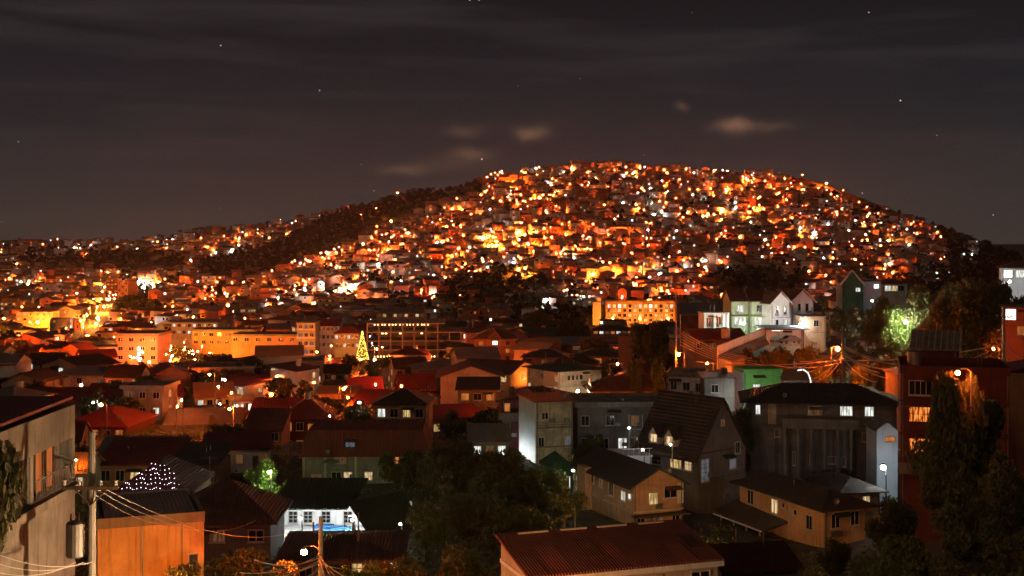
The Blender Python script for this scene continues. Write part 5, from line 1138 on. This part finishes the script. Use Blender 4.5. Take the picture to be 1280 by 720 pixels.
INT, RT = VT[:230], VT[230:]
for q in INT: q['look'] = random.choice(['dark leafy tree'])
label_all(INT, 'one')
for q in INT: put(random.choice(TF) if q['Y'] > 170 else random.choice(TB), q['X'], q['Y'], q['z'] - .2, q['r'], q['h'], None, q['label'], 'tree', 'dark trees scattered through the town')
VV, off = [], 0
g_ = np.random.default_rng(5)
pro = []
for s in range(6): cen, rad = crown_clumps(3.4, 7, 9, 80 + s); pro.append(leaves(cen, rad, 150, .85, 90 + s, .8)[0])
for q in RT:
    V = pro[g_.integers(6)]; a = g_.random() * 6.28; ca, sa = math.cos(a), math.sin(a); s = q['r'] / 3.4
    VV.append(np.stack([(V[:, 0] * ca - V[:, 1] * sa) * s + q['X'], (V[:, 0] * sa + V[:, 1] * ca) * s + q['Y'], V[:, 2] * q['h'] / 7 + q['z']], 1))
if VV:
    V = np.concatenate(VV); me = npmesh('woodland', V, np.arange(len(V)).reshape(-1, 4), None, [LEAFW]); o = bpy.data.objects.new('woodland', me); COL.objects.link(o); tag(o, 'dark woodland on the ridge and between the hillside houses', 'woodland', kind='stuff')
# ground cover near by
cen = []
for _ in range(6000):
    Y = math.exp(random.uniform(math.log(58), math.log(235))); px = random.uniform(-40, 1320); X = (px - HX) / F * Y; z = tz1(X, Y)
    py = proj(X, Y, z)[1]
    if any((X - h[6]) ** 2 + (Y - h[7]) ** 2 < (h[8] * .92) ** 2 for h in HEROBOX): continue
    if hides_hero(px, Y, 8, proj(X, Y, z + 1.2)[1], py, 6): continue
    if not free(X, Y, .3, False): continue
    cen.append((X, Y, z + .4))
cen = np.array(cen); V, Q = leaves(cen, np.full(len(cen), 1.5), len(cen) * 16, .26, 77, .7); me = npmesh('undergrowth', V, Q, None, [LEAF])
o = bpy.data.objects.new('undergrowth', me); COL.objects.link(o); tag(o, 'low tangled undergrowth between the near houses', 'undergrowth', kind='stuff')
# glowing conical tree of lights
def light_cone():
    p = P(453, 447, 402); o = empty('light_cone_tree', (p.x, p.y, tz1(p.x, p.y))); H = P(453, 414, 402).z - o.location.z; tag(o, 'slim cone of yellow fairy lights in front of the open frame building', 'light tree')
    m = MB(); m.tube([(0, 0, -1), (0, 0, 1), (0, 0, H)], [2.0, 1.9, .05], 12); m.obj('cone', LEAFY, o); m = MB()
    for k in range(300):
        q = random.random() ** 1.3; a = random.uniform(3.0, 6.5); r = 1.95 * (1 - q) + .1; m.ball((r * math.cos(a), r * math.sin(a), 1 + q * (H - 1)), .11, 0, 4, 3)
    m.obj('light_string', glow('yellow fairy lights', (1, .66, .10), 3.5), o)
light_cone()
# roof hung with strings of small white lights
def fairy_roof():
    b = lab(place('string_light_house', 142, 108, 232, 0, 619, REDW, d=9), 'house whose purple-dark roof is draped with tiny pink-white light strings', 'house'); b.roof('hip', surf('purple roofing', (.09, .04, .06), .3, .5, corr='x'), 2.4, .4)
    m = MB(); X, Y_ = b.w / 2 + .4, b.d / 2 + .4
    for k in range(26):
        x = -X + 2 * X * k / 25
        for j in range(9):
            q = j / 9; yy = -Y_ + q * Y_ * .9; rise = 2.4 * (Y_ + yy) / (min(X, Y_)); lim = 2.4 * (X - abs(x)) / min(X, Y_)
            if rise > lim: continue
            m.ball((x + .15 * math.sin(j * 2.1 + k), yy, b.H + .22 + rise + .1 * math.sin(k * 1.3 + j)), .03, 0, 4, 3)
    for k in range(40): x = -X + 2 * X * k / 39; m.ball((x, -Y_ - .02, b.H - .1 - .5 * abs(math.sin(k * .45))), .04, 0, 4, 3)
    m.obj('light_strings', glow('pink white fairy lights', (1, .72, .78), 9), b.o)
fairy_roof()

# ------------------------------------------------------------------ lamps
def lamp_mat(col, name, P_, r): return glow(name, col, P_ / (4 * math.pi ** 2 * r * r))
def lamp_post(X, Y, zh, col, cn, P_, label, r=.17, arm=1.0, side=1, name='street_lamp', polez=None, cat='street lamp', group=None, pole=True):
    zg = tz1(X, Y) if polez is None else polez; o = empty(name, (X, Y, min(zg, zh - .5))); tag(o, label, cat, group); h = zh - o.location.z
    m = MB(); m.tube([(side * arm, 0, -.6), (side * arm, 0, h * .6), (side * arm, 0, h + .1), (side * arm * .6, 0, h + .35), (0, 0, h + .3)], [.10, .08, .06, .04, .035], 7); m.obj('pole', METAL, o)
    m = MB(); m.tube([(0, 0, h + r * .9), (0, 0, h + r * 1.3), (0, 0, h + r * 1.7)], [r * 1.15, r * .9, .04], 10); hd = m.obj('lamp_head', METAL, o)
    m = MB(); m.ball((0, 0, h), r, 0, 10, 6); m.obj('bulb', lamp_mat(col, '%s lamp glow %d' % (cn, P_), P_, r), hd)
    return o
def L(px, py, Y, col, cn, P_, label, **k):
    P_ = int(P_ * NEAR_K * (.4 if col[2] > .3 else 1))
    p = P(px, py, Y); return lamp_post(p.x, Y, p.z, col, cn, P_, label, **k)
L(380, 690, 68, SOD, 'sodium', 1800, 'orange street lamp glaring beside the cable pole at the bottom', arm=.9, side=1)
L(1047, 465 - 29, 190, SOD, 'sodium', 11000, 'orange street lamp on the right-hand road, left of the cable-laden pole', r=.3, side=-1)
L(848, 443, 204, SOD, 'sodium', 1600, 'orange street lamp beside the tall pole below the hall with corrugated roof', r=.26)
L(1104, 584, 131, WHT, 'white', 600, 'dazzling white floodlight under the narrow pale blue house', r=.26, name='floodlight', cat='floodlight', arm=.3)
L(722, 489, 236, (1, .82, .52), 'cream', 3500, 'bright cream floodlight at the corner of the floodlit cream house', r=.2, name='floodlight', cat='floodlight', arm=.3)
L(339, 493, 232, SOD, 'sodium', 1100, 'orange lamp at the right end of the white-lit shop', r=.3)
L(357, 485, 250, SOD, 'sodium', 800, 'smaller orange lamp above the red hipped house', r=.26)
L(449, 503, 198, WHT, 'white', 350, 'white lamp left of the stepped-roof house', r=.17, name='floodlight', cat='floodlight', arm=.3)
L(126, 506, 204, (1, .16, .03), 'red', 900, 'red-orange lamp on the near side of the deep red roof', r=.28)
L(97, 477, 300, (1, .16, .03), 'red', 900, 'small red lamp above the deep red roof at left', r=.28)
L(183, 465, 330, SOD, 'sodium', 1700, 'orange lamp below the glaring valley light', r=.42)
L(385, 462, 390, (1, .16, .03), 'red', 900, 'red lamp right of the orange-lit round tree', r=.3)
L(505, 456, 300, AMB, 'amber', 2600, 'glaring yellow lamp beneath the open frame building', r=.5)
L(518, 453, 302, WHT, 'white', 1200, 'white lamp just right of the glaring yellow one', r=.4, name='floodlight', cat='floodlight')
L(337, 590, 126.9, (.75, 1, .45), 'greenish', 2600, 'assumed greenish-white lamp inside the bright green tree', r=.12, name='garden_lamp', cat='garden lamp', arm=.2)  # no lamp is seen; added to make the leaves bright green
L(636, 572, 164, WHT, 'white', 1800, 'assumed white lamp at the foot of the white-lit concrete face', r=.12, name='garden_lamp', cat='garden lamp', arm=.2)  # unseen source assumed from the brightly lit left face
L(838, 556, 127.5, (1, .93, .8), 'warm white', 60, 'small white lamp between the two dormers', r=.07, name='wall_lamp', cat='wall lamp', arm=.2, polez=P(838, 570, 127.5).z)
L(803, 562, 135, WHT, 'white', 110, 'white lamp over the lit flat terrace', r=.08, name='terrace_lamp', cat='terrace lamp', arm=.2)
L(786, 535, 160, WHT, 'white', 120, 'white lamp behind the pale scaffold', r=.10, name='terrace_lamp', cat='terrace lamp', arm=.2)
L(936, 499, 168, (.95, 1, .9), 'white', 1500, 'assumed lamp lighting the front of the bright green house', r=.1, name='garden_lamp', cat='garden lamp', arm=.2)  # assumed lamp set out of sight to light the green front
L(930, 404, 236, (.9, 1, .8), 'greenish', 4500, 'assumed lamp before the garages of the green row houses', r=.12, name='garden_lamp', cat='garden lamp', arm=.2)  # hidden lamp added to brighten the green house fronts
L(1000, 405, 231, WHT, 'white', 3500, 'assumed lamp in front of the white row houses', r=.12, name='garden_lamp', cat='garden lamp', arm=.2)  # also unseen, added to brighten the white house fronts
L(898, 418, 236, WHT, 'white', 700, 'assumed lamp at the foot of the white porch building', r=.1, name='garden_lamp', cat='garden lamp', arm=.2)  # assumed lamp, not seen, lighting the white porch
L(1104, 400, 240, WHT, 'white', 2500, 'left of two white lamps shining through the green-lit tree', r=.25, name='garden_lamp', cat='garden lamp', arm=.3)
L(1132, 402, 221, (.85, 1, .7), 'greenish', 8000, 'right of two white lamps shining through the green-lit tree', r=.22, name='garden_lamp', cat='garden lamp', arm=.3)
L(1090, 376, 262, WHT, 'white', 300, 'lamp at the foot of the grey clad annexe', r=.12, name='garden_lamp', cat='garden lamp', arm=.3)
L(1262, 352, 318, WHT, 'white', 3000, 'lamp flooding the white arched house', r=.15, name='floodlight', cat='floodlight', arm=.3)
L(1242, 436, 228, SOD, 'sodium', 1500, 'orange street lamp at the right edge of the road', r=.22)
L(1197, 466, 91.5, (1, .16, .02), 'red', 700, 'red-orange lamp added inside the crown to redden the red-topped conical tree', r=.16)  # unseen lamp added within the crown to light its leaves red
L(375, 648, 119.6, WHT, 'white', 900, 'assumed white lamp at the left end of the blue-mat courtyard', r=.08, name='garden_lamp', cat='garden lamp', arm=.2)  # lamp added to whiten the left of the court
L(440, 650, 119.6, WHT, 'white', 1300, 'assumed white lamp above the blue mats of the courtyard', r=.1, name='garden_lamp', cat='garden lamp', arm=.2)  # lamp added under the roof to brighten the dim court
L(716, 588, 121, (.85, 1, .7), 'greenish', 260, 'greenish lamp added at the right edge to brighten the big dark trees', r=.08, name='garden_lamp', cat='garden lamp', arm=.2)  # added to bring some light onto the black tree mass
L(500, 655, 108, (1, .75, .4), 'cream', 200, 'cream lamp added to brighten the trees right of the courtyard', r=.08, name='garden_lamp', cat='garden lamp', arm=.2)  # second lamp added to lift the dark trees
L(650, 746, 56, AMB, 'amber', 600, 'assumed street lamp out of view below the left corner of the nearest red roof', r=.15)  # out-of-frame lamp, added to light the roof, white side wall and foliage
L(330, 760, 44, (1, .60, .30), 'cream', 3600, 'assumed street lamp below the frame between transformer pole and bottom lamp', r=.15)  # unseen lamp, added to spread even light over the grey left wall
L(704, 592, 149, (1, .88, .55), 'cream', 1100, 'cream lamp added in the trees to light the concrete block front', r=.1, name='garden_lamp', cat='garden lamp', arm=.2)  # hidden lamp added to brighten the block's front face
L(905, 610, 140, (1, .7, .4), 'cream', 160, 'dim lamp in the dark yard under the steep-roofed house', r=.08, name='garden_lamp', cat='garden lamp', arm=.2)
L(884, 454, 205, SOD, 'sodium', 1500, 'assumed orange street lamp below the foot of the ramp wall', r=.2)  # lamp added for the orange glow on the road
L(868, 688, 103, (1, .48, .16), 'amber', 2200, 'assumed low amber lamp hidden between the nearest red roof and the ochre house', r=.10, name='garden_lamp', cat='garden lamp', arm=.2)  # lamp hidden behind the roof, added to light the ochre left face
L(768, 672, 111, (1, .48, .16), 'amber', 480, 'assumed low amber lamp hidden behind the nearest red roof below the peach house', r=.10, name='garden_lamp', cat='garden lamp', arm=.2)  # unseen amber source placed behind the roof to brighten the peach walls
L(195, 748, 63, (1, .36, .05), 'amber', 1400, 'assumed street lamp below the frame in front of the ochre wall', r=.17)  # assumed source out of the frame, added to light the ochre wall
L(1094, 672, 122, (1, .9, .6), 'cream', 130, 'lamp at the lit doorway behind the ochre house', r=.09, name='wall_lamp', cat='wall lamp', arm=.2)
L(275, 505, 236, WHT, 'white', 300, 'lamp under the eave of the glowing orange roof', r=.12, name='wall_lamp', cat='wall lamp', arm=.2)
L(262, 468, 244, SOD, 'sodium', 1400, 'tall orange lamp above the glowing orange roof', r=.2)
L(432, 484, 262, AMB, 'amber', 500, 'lamp beside the plain orange-walled building', r=.14)
L(412, 520, 190, (1, .2, .05), 'red', 300, 'red lamp at the right corner of the red hipped house', r=.12)
L(590, 462, 360, SOD, 'sodium', 900, 'orange lamp at the foot of the gabled apartment block', r=.2)
L(652, 462, 370, (1, .2, .04), 'red', 900, 'red-orange lamp right of the gabled apartment block', r=.2)
L(772, 455, 262, (1, .2, .04), 'red', 400, 'red-orange lamp lighting the bushes under the round dark tree', r=.2)
L(700, 452, 300, (1, .22, .04), 'red', 600, 'red-orange lamp in the dark trees below the hotel', r=.2)
L(985, 466, 204, SOD, 'sodium', 1100, 'orange street lamp on the road left of the cable-laden pole', r=.2)
L(95, 575, 140, AMB, 'amber', 200, 'amber lamp over the porch of the small lit cottage', r=.1, name='wall_lamp', cat='wall lamp', arm=.2)
L(120, 640, 92, (1, .17, .04), 'red', 200, 'red lamp behind the transformer pole', r=.1)
L(170, 600, 134, SOD, 'sodium', 90, 'dim orange lamp before the maroon-roofed house', r=.1)
for k, (px, py, P_) in enumerate(((766, 393, 9000), (800, 393, 9000), (835, 393, 8000))):
    L(px, py + 5, 684, AMB, 'amber', P_, ['assumed amber lamp at the left end of the hotel front', 'assumed amber lamp at the middle of the hotel front', 'assumed amber lamp at the right end of the hotel front'][k], r=.3)  # unseen lamps added to turn the hotel front orange
# lamps of the valley and hill: (px, py, kind, size)   kinds s sodium, a amber, w white, r red
HL = '''665,207,s,2 680,205,s,1 700,203,a,1 740,205,s,1 800,211,s,3 858,211,s,1 893,215,s,2 1003,220,s,2 1033,231,s,3 1054,240,s,2 836,230,s,3 935,227,s,3 908,241,s,3 967,240,s,3 727,243,a,2 811,253,a,2
903,287,a,3 791,288,s,2 738,292,s,2 946,269,a,2 752,310,s,2 732,343,a,3 724,346,a,2 742,347,a,2 769,345,a,3 764,362,a,2 843,356,s,3 995,295,s,2 862,235,s,2 714,237,w,2 872,292,w,3 877,262,w,2 920,262,w,2 818,271,w,2 779,256,w,2
717,327,w,3 686,335,w,2 824,347,w,2 850,339,w,2 882,330,w,2 764,296,w,2 964,252,w,1 728,376,w,3 683,385,w,3 641,230,s,3 601,246,s,2 675,250,a,3 559,277,s,3 489,279,a,3 484,284,s,2 494,284,a,2 646,295,a,3 636,296,s,2 656,297,a,2 663,311,s,3
576,305,s,2 565,324,a,2 567,330,s,2 620,310,a,2 531,287,a,2 651,246,s,2 431,324,a,3 426,336,a,3 427,346,a,3 418,314,a,2 426,301,a,2 420,330,s,2 602,336,s,1 657,339,a,3 648,341,a,2 482,382,s,2 438,363,w,4 473,334,w,3 617,285,w,2 539,371,w,2
557,255,w,2 481,391,w,3 533,322,w,2 510,343,w,2 461,302,w,1 968,238,s,2 1007,259,s,2 1035,289,a,3 994,296,a,3 1111,285,s,1 1139,282,s,2 1111,303,a,3 990,275,s,2 1046,267,a,2 1052,264,a,2 1174,316,w,3 1171,345,w,2 1082,296,w,2 1018,294,w,3 1062,284,w,1
1215,321,w,1 1205,320,w,1 35,299,s,2 72,299,s,1 113,308,w,3 108,319,s,2 15,332,a,2 12,351,s,2 15,363,a,3 35,358,a,3 45,355,w,3 127,358,w,3 122,360,a,3 172,356,w,3 165,358,a,2 204,359,a,3 231,293,s,1 237,307,a,3 238,327,w,2 235,320,w,1 236,313,a,2
310,352,s,3 274,379,s,3 135,379,a,3 117,395,a,4 108,400,a,3 88,387,w,2 68,393,a,2 62,398,w,2 37,408,a,3 47,410,a,3 67,410,a,2 30,430,a,4 43,430,a,3 22,436,a,3 157,415,w,3 150,417,a,2 207,417,w,3 215,418,a,3 200,446,a,4 213,447,a,3 195,450,a,3
348,377,w,2 398,322,s,2 450,386,s,2 540,370,w,1 352,463,a,3 330,270,s,1 318,283,s,2 305,287,s,1 350,275,s,1 365,280,w,1 260,300,w,1 275,305,w,1 290,312,w,1 300,318,w,1 270,318,w,1 452,270,s,1 470,262,s,1 497,241,a,1 440,258,s,1 680,215,a,2 690,225,s,2
650,215,s,2 705,225,s,2 720,215,a,2 745,225,a,2 770,235,s,2 790,245,s,1 845,250,s,2 870,275,s,1 885,270,a,1 925,300,a,2 955,285,s,2 970,300,s,1 1020,275,s,2 1080,280,s,1 1090,315,s,1 1065,310,s,1 700,270,s,2 715,285,s,1 610,262,s,2 590,280,s,2
575,262,s,1 545,300,s,2 520,305,s,1 505,318,s,1 480,320,s,2 455,330,s,1 445,345,s,2 465,355,a,1 590,320,s,2 605,300,a,2 630,325,s,1 690,300,s,2 705,315,s,1 780,320,s,1 800,305,s,2 830,300,a,1 850,320,s,1 535,265,s,1 625,240,a,1 660,265,s,2 670,280,a,1
600,352,a,1 618,358,s,1 560,362,s,1 575,374,s,1 588,366,w,1 520,352,w,1 505,362,s,1 485,350,s,1 375,345,s,1 390,338,w,1 400,350,s,1 365,355,w,1 345,350,s,2 330,358,s,1 290,357,s,1 265,362,a,1 225,368,s,1 60,375,s,1 95,370,a,2 80,405,a,3 100,408,a,2
60,408,a,2 120,412,a,2 135,410,a,2 110,385,a,3 130,392,a,2 122,404,a,3 180,362,w,2 190,358,w,2 5,405,s,2 250,385,s,2 285,388,a,2 300,392,a,1 320,395,w,1 345,400,s,2 360,398,w,2 380,385,w,2 405,388,w,1 415,380,s,1 1180,324,s,1 1155,332,s,1 1130,330,w,1'''
LP = []
for _ in range(42): LP.append((random.uniform(60, 700), random.uniform(462, 545), random.choices('sawr', [.6, .15, .1, .15])[0], random.choice([1, 1, 2])))  # extra lamps at random spots, added to light the mid-left roofs
for q in HL.split(): a, b_, c, d_ = q.split(','); LP.append((float(a), float(b_), c, int(d_)))
for _ in range(300):
    px = random.uniform(0, 430); py = CREST(px) + 5 + (398 - CREST(px)) * random.random() ** 1.2
    if py < 400 and not any(inpoly(px, py, w_) for w_ in WOODS): LP.append((px, py, random.choices('sawr', [.55, .1, .27, .08])[0], random.choice([0, 0, 0, 1])))
def badlamp(px, py): return any(inpoly(px, py, w_) for w_ in WOODS) or px < 560 and py < 330 - (px - 380) * .45 or py < CREST(px) + 1 or py > 390
for _ in range(105):                                            # lamps strung along the lanes of the hill
    px = random.uniform(400, 1120); cr = CREST(px); py = cr + (385 - cr) * random.random() ** 1.1
    if px > 1020 and random.random() < .5: continue
    sl = random.choice([random.uniform(-.35, .35), random.uniform(-.35, .35), random.uniform(-2, 2)]); st_ = random.uniform(5, 11); kd = random.choices('sawr', [.76, .06, .08, .10])[0]; f_ = 1 / math.hypot(1, sl)
    for q in range(random.randint(3, 11)):
        a, b_ = px + q * st_ * f_, py + q * st_ * f_ * sl + random.gauss(0, 1.2)
        if badlamp(a, b_): continue
        LP.append((a, b_, kd if random.random() < .85 else 'a', random.choices([0, 1, 2], [.6, .3, .1])[0]))
for _ in range(950):
    px = random.uniform(380, 1200); cr = CREST(px); py = cr + (385 - cr) * random.random() ** 1.15
    if badlamp(px, py) or px > 1050 and random.random() < .5: continue
    LP.append((px, py, random.choices('sawr', [.52, .05, .31, .12])[0], 0))
for _ in range(430):
    px = random.uniform(0, 480); py = random.uniform(CREST(px) + 6, 470)
    if any(inpoly(px, py, w_) for w_ in WOODS): continue
    LP.append((px, py, random.choices('sawr', [.6, .14, .14, .12])[0], 0 if py < 400 and random.random() < .8 or random.random() < .4 else 1))
KC = dict(s=(SOD, 'orange'), a=(AMB, 'yellow'), w=(WHT, 'white'), r=((1, .16, .03), 'red'))
PW = {0: (8500, .20), 1: (20000, .28), 2: (42000, .4), 3: (105000, .6), 4: (300000, .9)}
if 1: pass

def lamp_proto(kd, sz, zone=2):
    col, cn = KC[kd]; P_, r = PW[sz]; P_ *= (.12, .58, 1.45)[zone]; r *= (.55, .8, 1)[zone]; m = MB(); m.tube([(.9, 0, -7), (.9, 0, -1), (.8, 0, .5), (0, 0, r + .15)], [.11, .09, .07, .05], 5); m.tube([(0, 0, r * .95), (0, 0, r * 1.25)], [r * .9, r * .3], 8); m.ball((0, 0, 0), r, 1, 8, 5)
    if kd == 'w': P_ *= .2
    o = m.obj('street_lamp', [METAL, lamp_mat(col, 'far %s lamp %d zone %d' % (cn, sz, zone), P_, r)]); return dict(o=o, used=False, tri=m)
PRL = {}
pl_ = []
for (px, py, kd, sz) in LP:
    y0 = 850 if py < 400 else 170
    Y = hit(px, py + 3, y0)
    if Y is None: Y = hit(px, py + 8, y0)
    if Y is None: continue
    X = (px - HX) / F * Y; h = min(max(CZ + (HY - py) / F * Y - tz1(X, Y), 4.5), 9); free(X, Y, .1)
    pl_.append(dict(X=X, Y=Y, z=tz1(X, Y) + h, px=px, py=py, kd=kd, sz=sz, look='%s %s street lamp' % (['faint', 'small', 'bright', 'dazzling', 'huge glaring'][sz], KC[kd][1])))
pl_.sort(key=lambda q: (-q['sz'] - (2 if q['Y'] < 400 else 0), q['Y'])); LI, LR = pl_[:245], pl_[245:]
label_all(LI, 'one')
for q in LI:
    k = (q['kd'], q['sz'], 0 if q['Y'] < 350 else 1 if q['Y'] < 700 else 2)
    if k not in PRL: PRL[k] = lamp_proto(*k)
    p = PRL[k]
    if p['used']: o = p['o'].copy(); COL.objects.link(o)
    else: o = p['o']; p['used'] = True
    o.location = (q['X'], q['Y'], q['z']); o.rotation_euler = (0, 0, random.uniform(0, 6.28)); tag(o, q['label'], 'street lamp', 'street lamps of the town and hill')
m = MB(); MI = {'s': 1, 'a': 2, 'w': 3, 'r': 4}
for q in LR:
    P_, r = PW[0]; r *= (1 if q['Y'] > 700 else .6); k0 = len(m.f); m.ball((q['X'], q['Y'], q['z']), r, MI[q['kd']], 6, 4); m.tube([(q['X'], q['Y'] + r + .1, q['z'] - 6), (q['X'], q['Y'] + r + .1, q['z'] + r)], .1, 4, 0)
if LR:
    o = m.obj('distant_lamps', [METAL] + [lamp_mat(KC[c][0], 'tiny %s lamp' % KC[c][1], PW[0][0] * (.22 if c == 'w' else 1), PW[0][1]) for c in 'sawr']); tag(o, 'scattered tiny lamps among the hillside houses', 'distant lamps', kind='stuff')

# ------------------------------------------------------------------ poles and cables
def pole_at(px, top, Y, label, **k):
    X = (px - HX) / F * Y; zt = CZ + (HY - top) / F * Y; utility_pole('utility_pole', X, Y, zt, tz1(X, Y), label, **k); return Vector((X, Y - .15, zt - .7))
p1 = pole_at(401, 646, 67, 'concrete cable pole beside the bottom street lamp', r=.14, arms=0)
p2 = pole_at(1053, 407, 189, 'pole carrying a dense fan of cables right of the orange lamp', r=.2, arms=1)
p3 = pole_at(845, 366, 205, 'tall pole with a box, left of the red bungalow roof', r=.17, arms=1)
p4 = pole_at(1255, 388, 160, 'pole near the right edge in front of the two white windows', r=.16, arms=1)
p5 = pole_at(535, 482, 185, 'thin pole with cross arm right of the stepped-roof house', r=.13, arms=1)
p6 = pole_at(793, 526, 158, 'white-lit pole by the scaffolded terrace', r=.12, arms=0)
p7 = pole_at(448, 640, 95, 'thin pole behind the right side of the courtyard gap', r=.07, arms=0)
p8 = pole_at(682, 440, 330, 'thin pole among the dark trees below the hotel', r=.14, arms=0)
RK = ['topmost', 'second', 'third', 'fourth', 'fifth', 'sixth', 'seventh', 'eighth']; CN = {}
def cable(a, b, sag, label, group, r=.05):
    i = CN.get(group, 0); CN[group] = i + 1; label = RK[i] + ' ' + label
    m = MB(); n = 14; m.tube([a.lerp(b, i / n) - Vector((0, 0, sag * 4 * (i / n) * (1 - i / n))) for i in range(n + 1)], r, 4)
    tag(m.obj('cable', CABLE), label, 'cable', group)
hub = p1 - Vector((0, 0, 1.3))
for i, (px, py, Y) in enumerate([(300, 716, 60), (318, 700, 62), (296, 726, 58), (250, 735, 55), (340, 742, 52), (330, 728, 60)]): cable(hub - Vector((0, 0, .15 * i)), P(px, py, Y), .35, 'cable fanning out to the left from the bottom cable pole', 'cables left of the bottom pole', .03)
for i, (px, py, Y) in enumerate([(432, 742, 56), (445, 738, 60), (460, 728, 62), (420, 745, 50), (470, 705, 66)]): cable(hub - Vector((0, 0, .12 * i)), P(px, py, Y), .3, 'cable fanning out to the right from the bottom cable pole', 'cables right of the bottom pole', .03)
for i, (px, py, Y) in enumerate([(1000, 452, 190), (985, 460, 192), (1005, 466, 188), (1015, 474, 184), (1008, 478, 182), (1020, 478, 178), (870, 452, 204), (965, 456, 200)]): cable(p2 - Vector((0, 0, 2.4 + .35 * i)), P(px, py, Y), .7, 'glowing cable fanning out left from the cable-laden pole', 'cables left of the cable-laden pole', .08)
for i, (px, py, Y) in enumerate([(1118, 450, 190), (1135, 456, 188), (1100, 466, 184), (1110, 473, 182), (1125, 462, 186), (1095, 478, 178), (1255, 430, 162)]): cable(p2 - Vector((0, 0, 2.2 + .4 * i)), P(px, py, Y), .7, 'glowing cable fanning out right from the cable-laden pole', 'cables right of the cable-laden pole', .08)
for i in range(6): cable(p3 - Vector((0, 0, 5 + .5 * i)), P(940 + 6 * i, 448 + 4 * i, 200), .9, 'orange-lit cable running right from the tall pole with a box', 'cables right of the tall pole', .045)
for i in range(5): cable(p4 - Vector((0, 0, 3.5 + .5 * i)), P(1300, 455 + 6 * i, 150), .5, 'lit cable leaving the picture right of the edge pole', 'cables at the right edge', .045)
for i in range(3): cable(p4 - Vector((0, 0, 3.5 + .6 * i)), P(1150, 462 + 5 * i, 178), .8, 'cable running left from the pole near the right edge', 'cables left of the edge pole', .04)
pt = P(115, 615, 45.8)
for i in range(3): cable(pt + Vector((.3 * i - .3, 0, .2)), P(260 + 60 * i, 640 + 10 * i, 90), 1.2, 'thin cable running right from the transformer pole', 'cables right of the transformer pole', .016)
for i in range(3): cable(pt + Vector((-.3 * i, 0, -2.6)), P(-10, 690 + 12 * i, 40), .3, 'dark cable running left from the transformer pole', 'cables left of the transformer pole', .018)
q = P(980, 463, 174); m = MB(); m.tube([P(997, 463, 172), P(1004, 462, 172), P(1010, 466, 172), P(1013, 474, 172), P(1014, 482, 172)], .09, 6); tag(m.obj('rope_light', glow('rope light', (.95, .95, .9), 1.6)), 'white rope light curving over the orange porch roof', 'rope light')
q = P(887, 497, 163); m = MB(); m.tube([P(872, 507, 163), P(880, 505, 163), P(898, 504, 163)], .13, 6); tag(m.obj('tube_light', glow('tube light', (.9, .95, 1), 2.2)), 'slim white strip light on the dark roof behind the steep-roofed house', 'light')

# ------------------------------------------------------------------ rooftop things
def antenna(px, py, Y, label, h=2.2):
    p = P(px, py, Y); o = empty('tv_antenna', (p.x, p.y, p.z), random.uniform(-.5, .5)); tag(o, label, 'antenna', 'television antennas on roofs')
    m = MB(); m.tube([(0, 0, -.4), (0, 0, h)], .035, 5); m.obj('mast', METAL, o); m = MB(); m.tube([(-.7, 0, h - .2), (.7, 0, h - .1)], .025, 4)
    for k in range(6): x = -.6 + k * .24; m.tube([(x, -.45 + .04 * k, h - .17), (x, .45 - .04 * k, h - .17)], .018, 4)
    m.obj('aerial', METAL, o)
for px, py, Y, lb in [(262, 603, 104, 'antenna on the ridge of the huge dark hipped roof'), (430, 532, 153, 'antenna on the flat top of the red mansard roof'), (870, 500, 139, 'antenna on the ridge of the steep-roofed house'), (1003, 478, 155, 'left antenna on the long stilted building'),
                      (1085, 479, 156, 'right antenna on the long stilted building'), (690, 501, 163, 'antenna on the white-lit concrete block'), (790, 466, 236, 'antenna on the brown hipped roof'), (703, 452, 250, 'antenna on the floodlit cream house'), (1150, 462, 114, 'antenna on top of the red block'), (500, 492, 190, 'antenna on the stepped-roof house'), (858, 466, 184, 'antenna on the white flat-roofed house')]: antenna(px, py, Y, lb)
def dish(px, py, Y, label, r=.3):
    p = P(px, py, Y); o = empty('satellite_dish', (p.x, p.y, p.z)); tag(o, label, 'satellite dish', 'satellite dishes'); m = MB(); m.tube([(0, 0, 0), (0, 0, .5)], .04, 5); m.obj('bracket', METAL, o); m = MB()
    for i in range(3):
        a, c = r * i / 3, r * (i + 1) / 3
        for j in range(12):
            t0, t1 = j * math.pi / 6, (j + 1) * math.pi / 6; q = [(a * math.cos(t0), -.1 - (a / r) ** 2 * .12, .6 + a * math.sin(t0)), (c * math.cos(t0), -.1 - (c / r) ** 2 * .12, .6 + c * math.sin(t0)), (c * math.cos(t1), -.1 - (c / r) ** 2 * .12, .6 + c * math.sin(t1)), (a * math.cos(t1), -.1 - (a / r) ** 2 * .12, .6 + a * math.sin(t1))]
            m.face(q if i else q[:3])
    m.obj('dish', METAL, o)
for px, py, Y, lb in [(836, 595, 124, 'dish at the gable of the peach house'), (1045, 634, 120, 'dish on the corner eave of the ochre hipped house'), (705, 501, 161, 'dish on the concrete block roof edge'), (980, 500, 149, 'dish under the long stilted building eave'), (160, 655, 74, 'dish on the ochre-walled building'), (410, 570, 149, 'dish under the red mansard roof')]: dish(px, py, Y, lb)
for px, py, Y, r, h, lb in [(775, 509, 168, .55, 1.3, 'tank on the dark mossy terrace building'), (1143, 458, 113, .6, 1.5, 'upright tank on top of the red block'), (222, 655, 76, .45, 1.0, 'small tank at the right end of the ochre-walled building'), (150, 533, 216, .7, 1.8, 'reddish-lit tank beside the deep red roof'),
                            (905, 470, 176, .5, 1.2, 'tank on the annexe left of the bright green house'), (385, 500, 204, .6, 1.5, 'tank behind the red hipped house'), (640, 494, 180, .5, 1.2, 'tank above the diagonal balcony'), (300, 535, 228, .7, 1.6, 'tank at the end of the long grey hall')]: tank('water_tank', P(px, py, Y), r, h, lb)
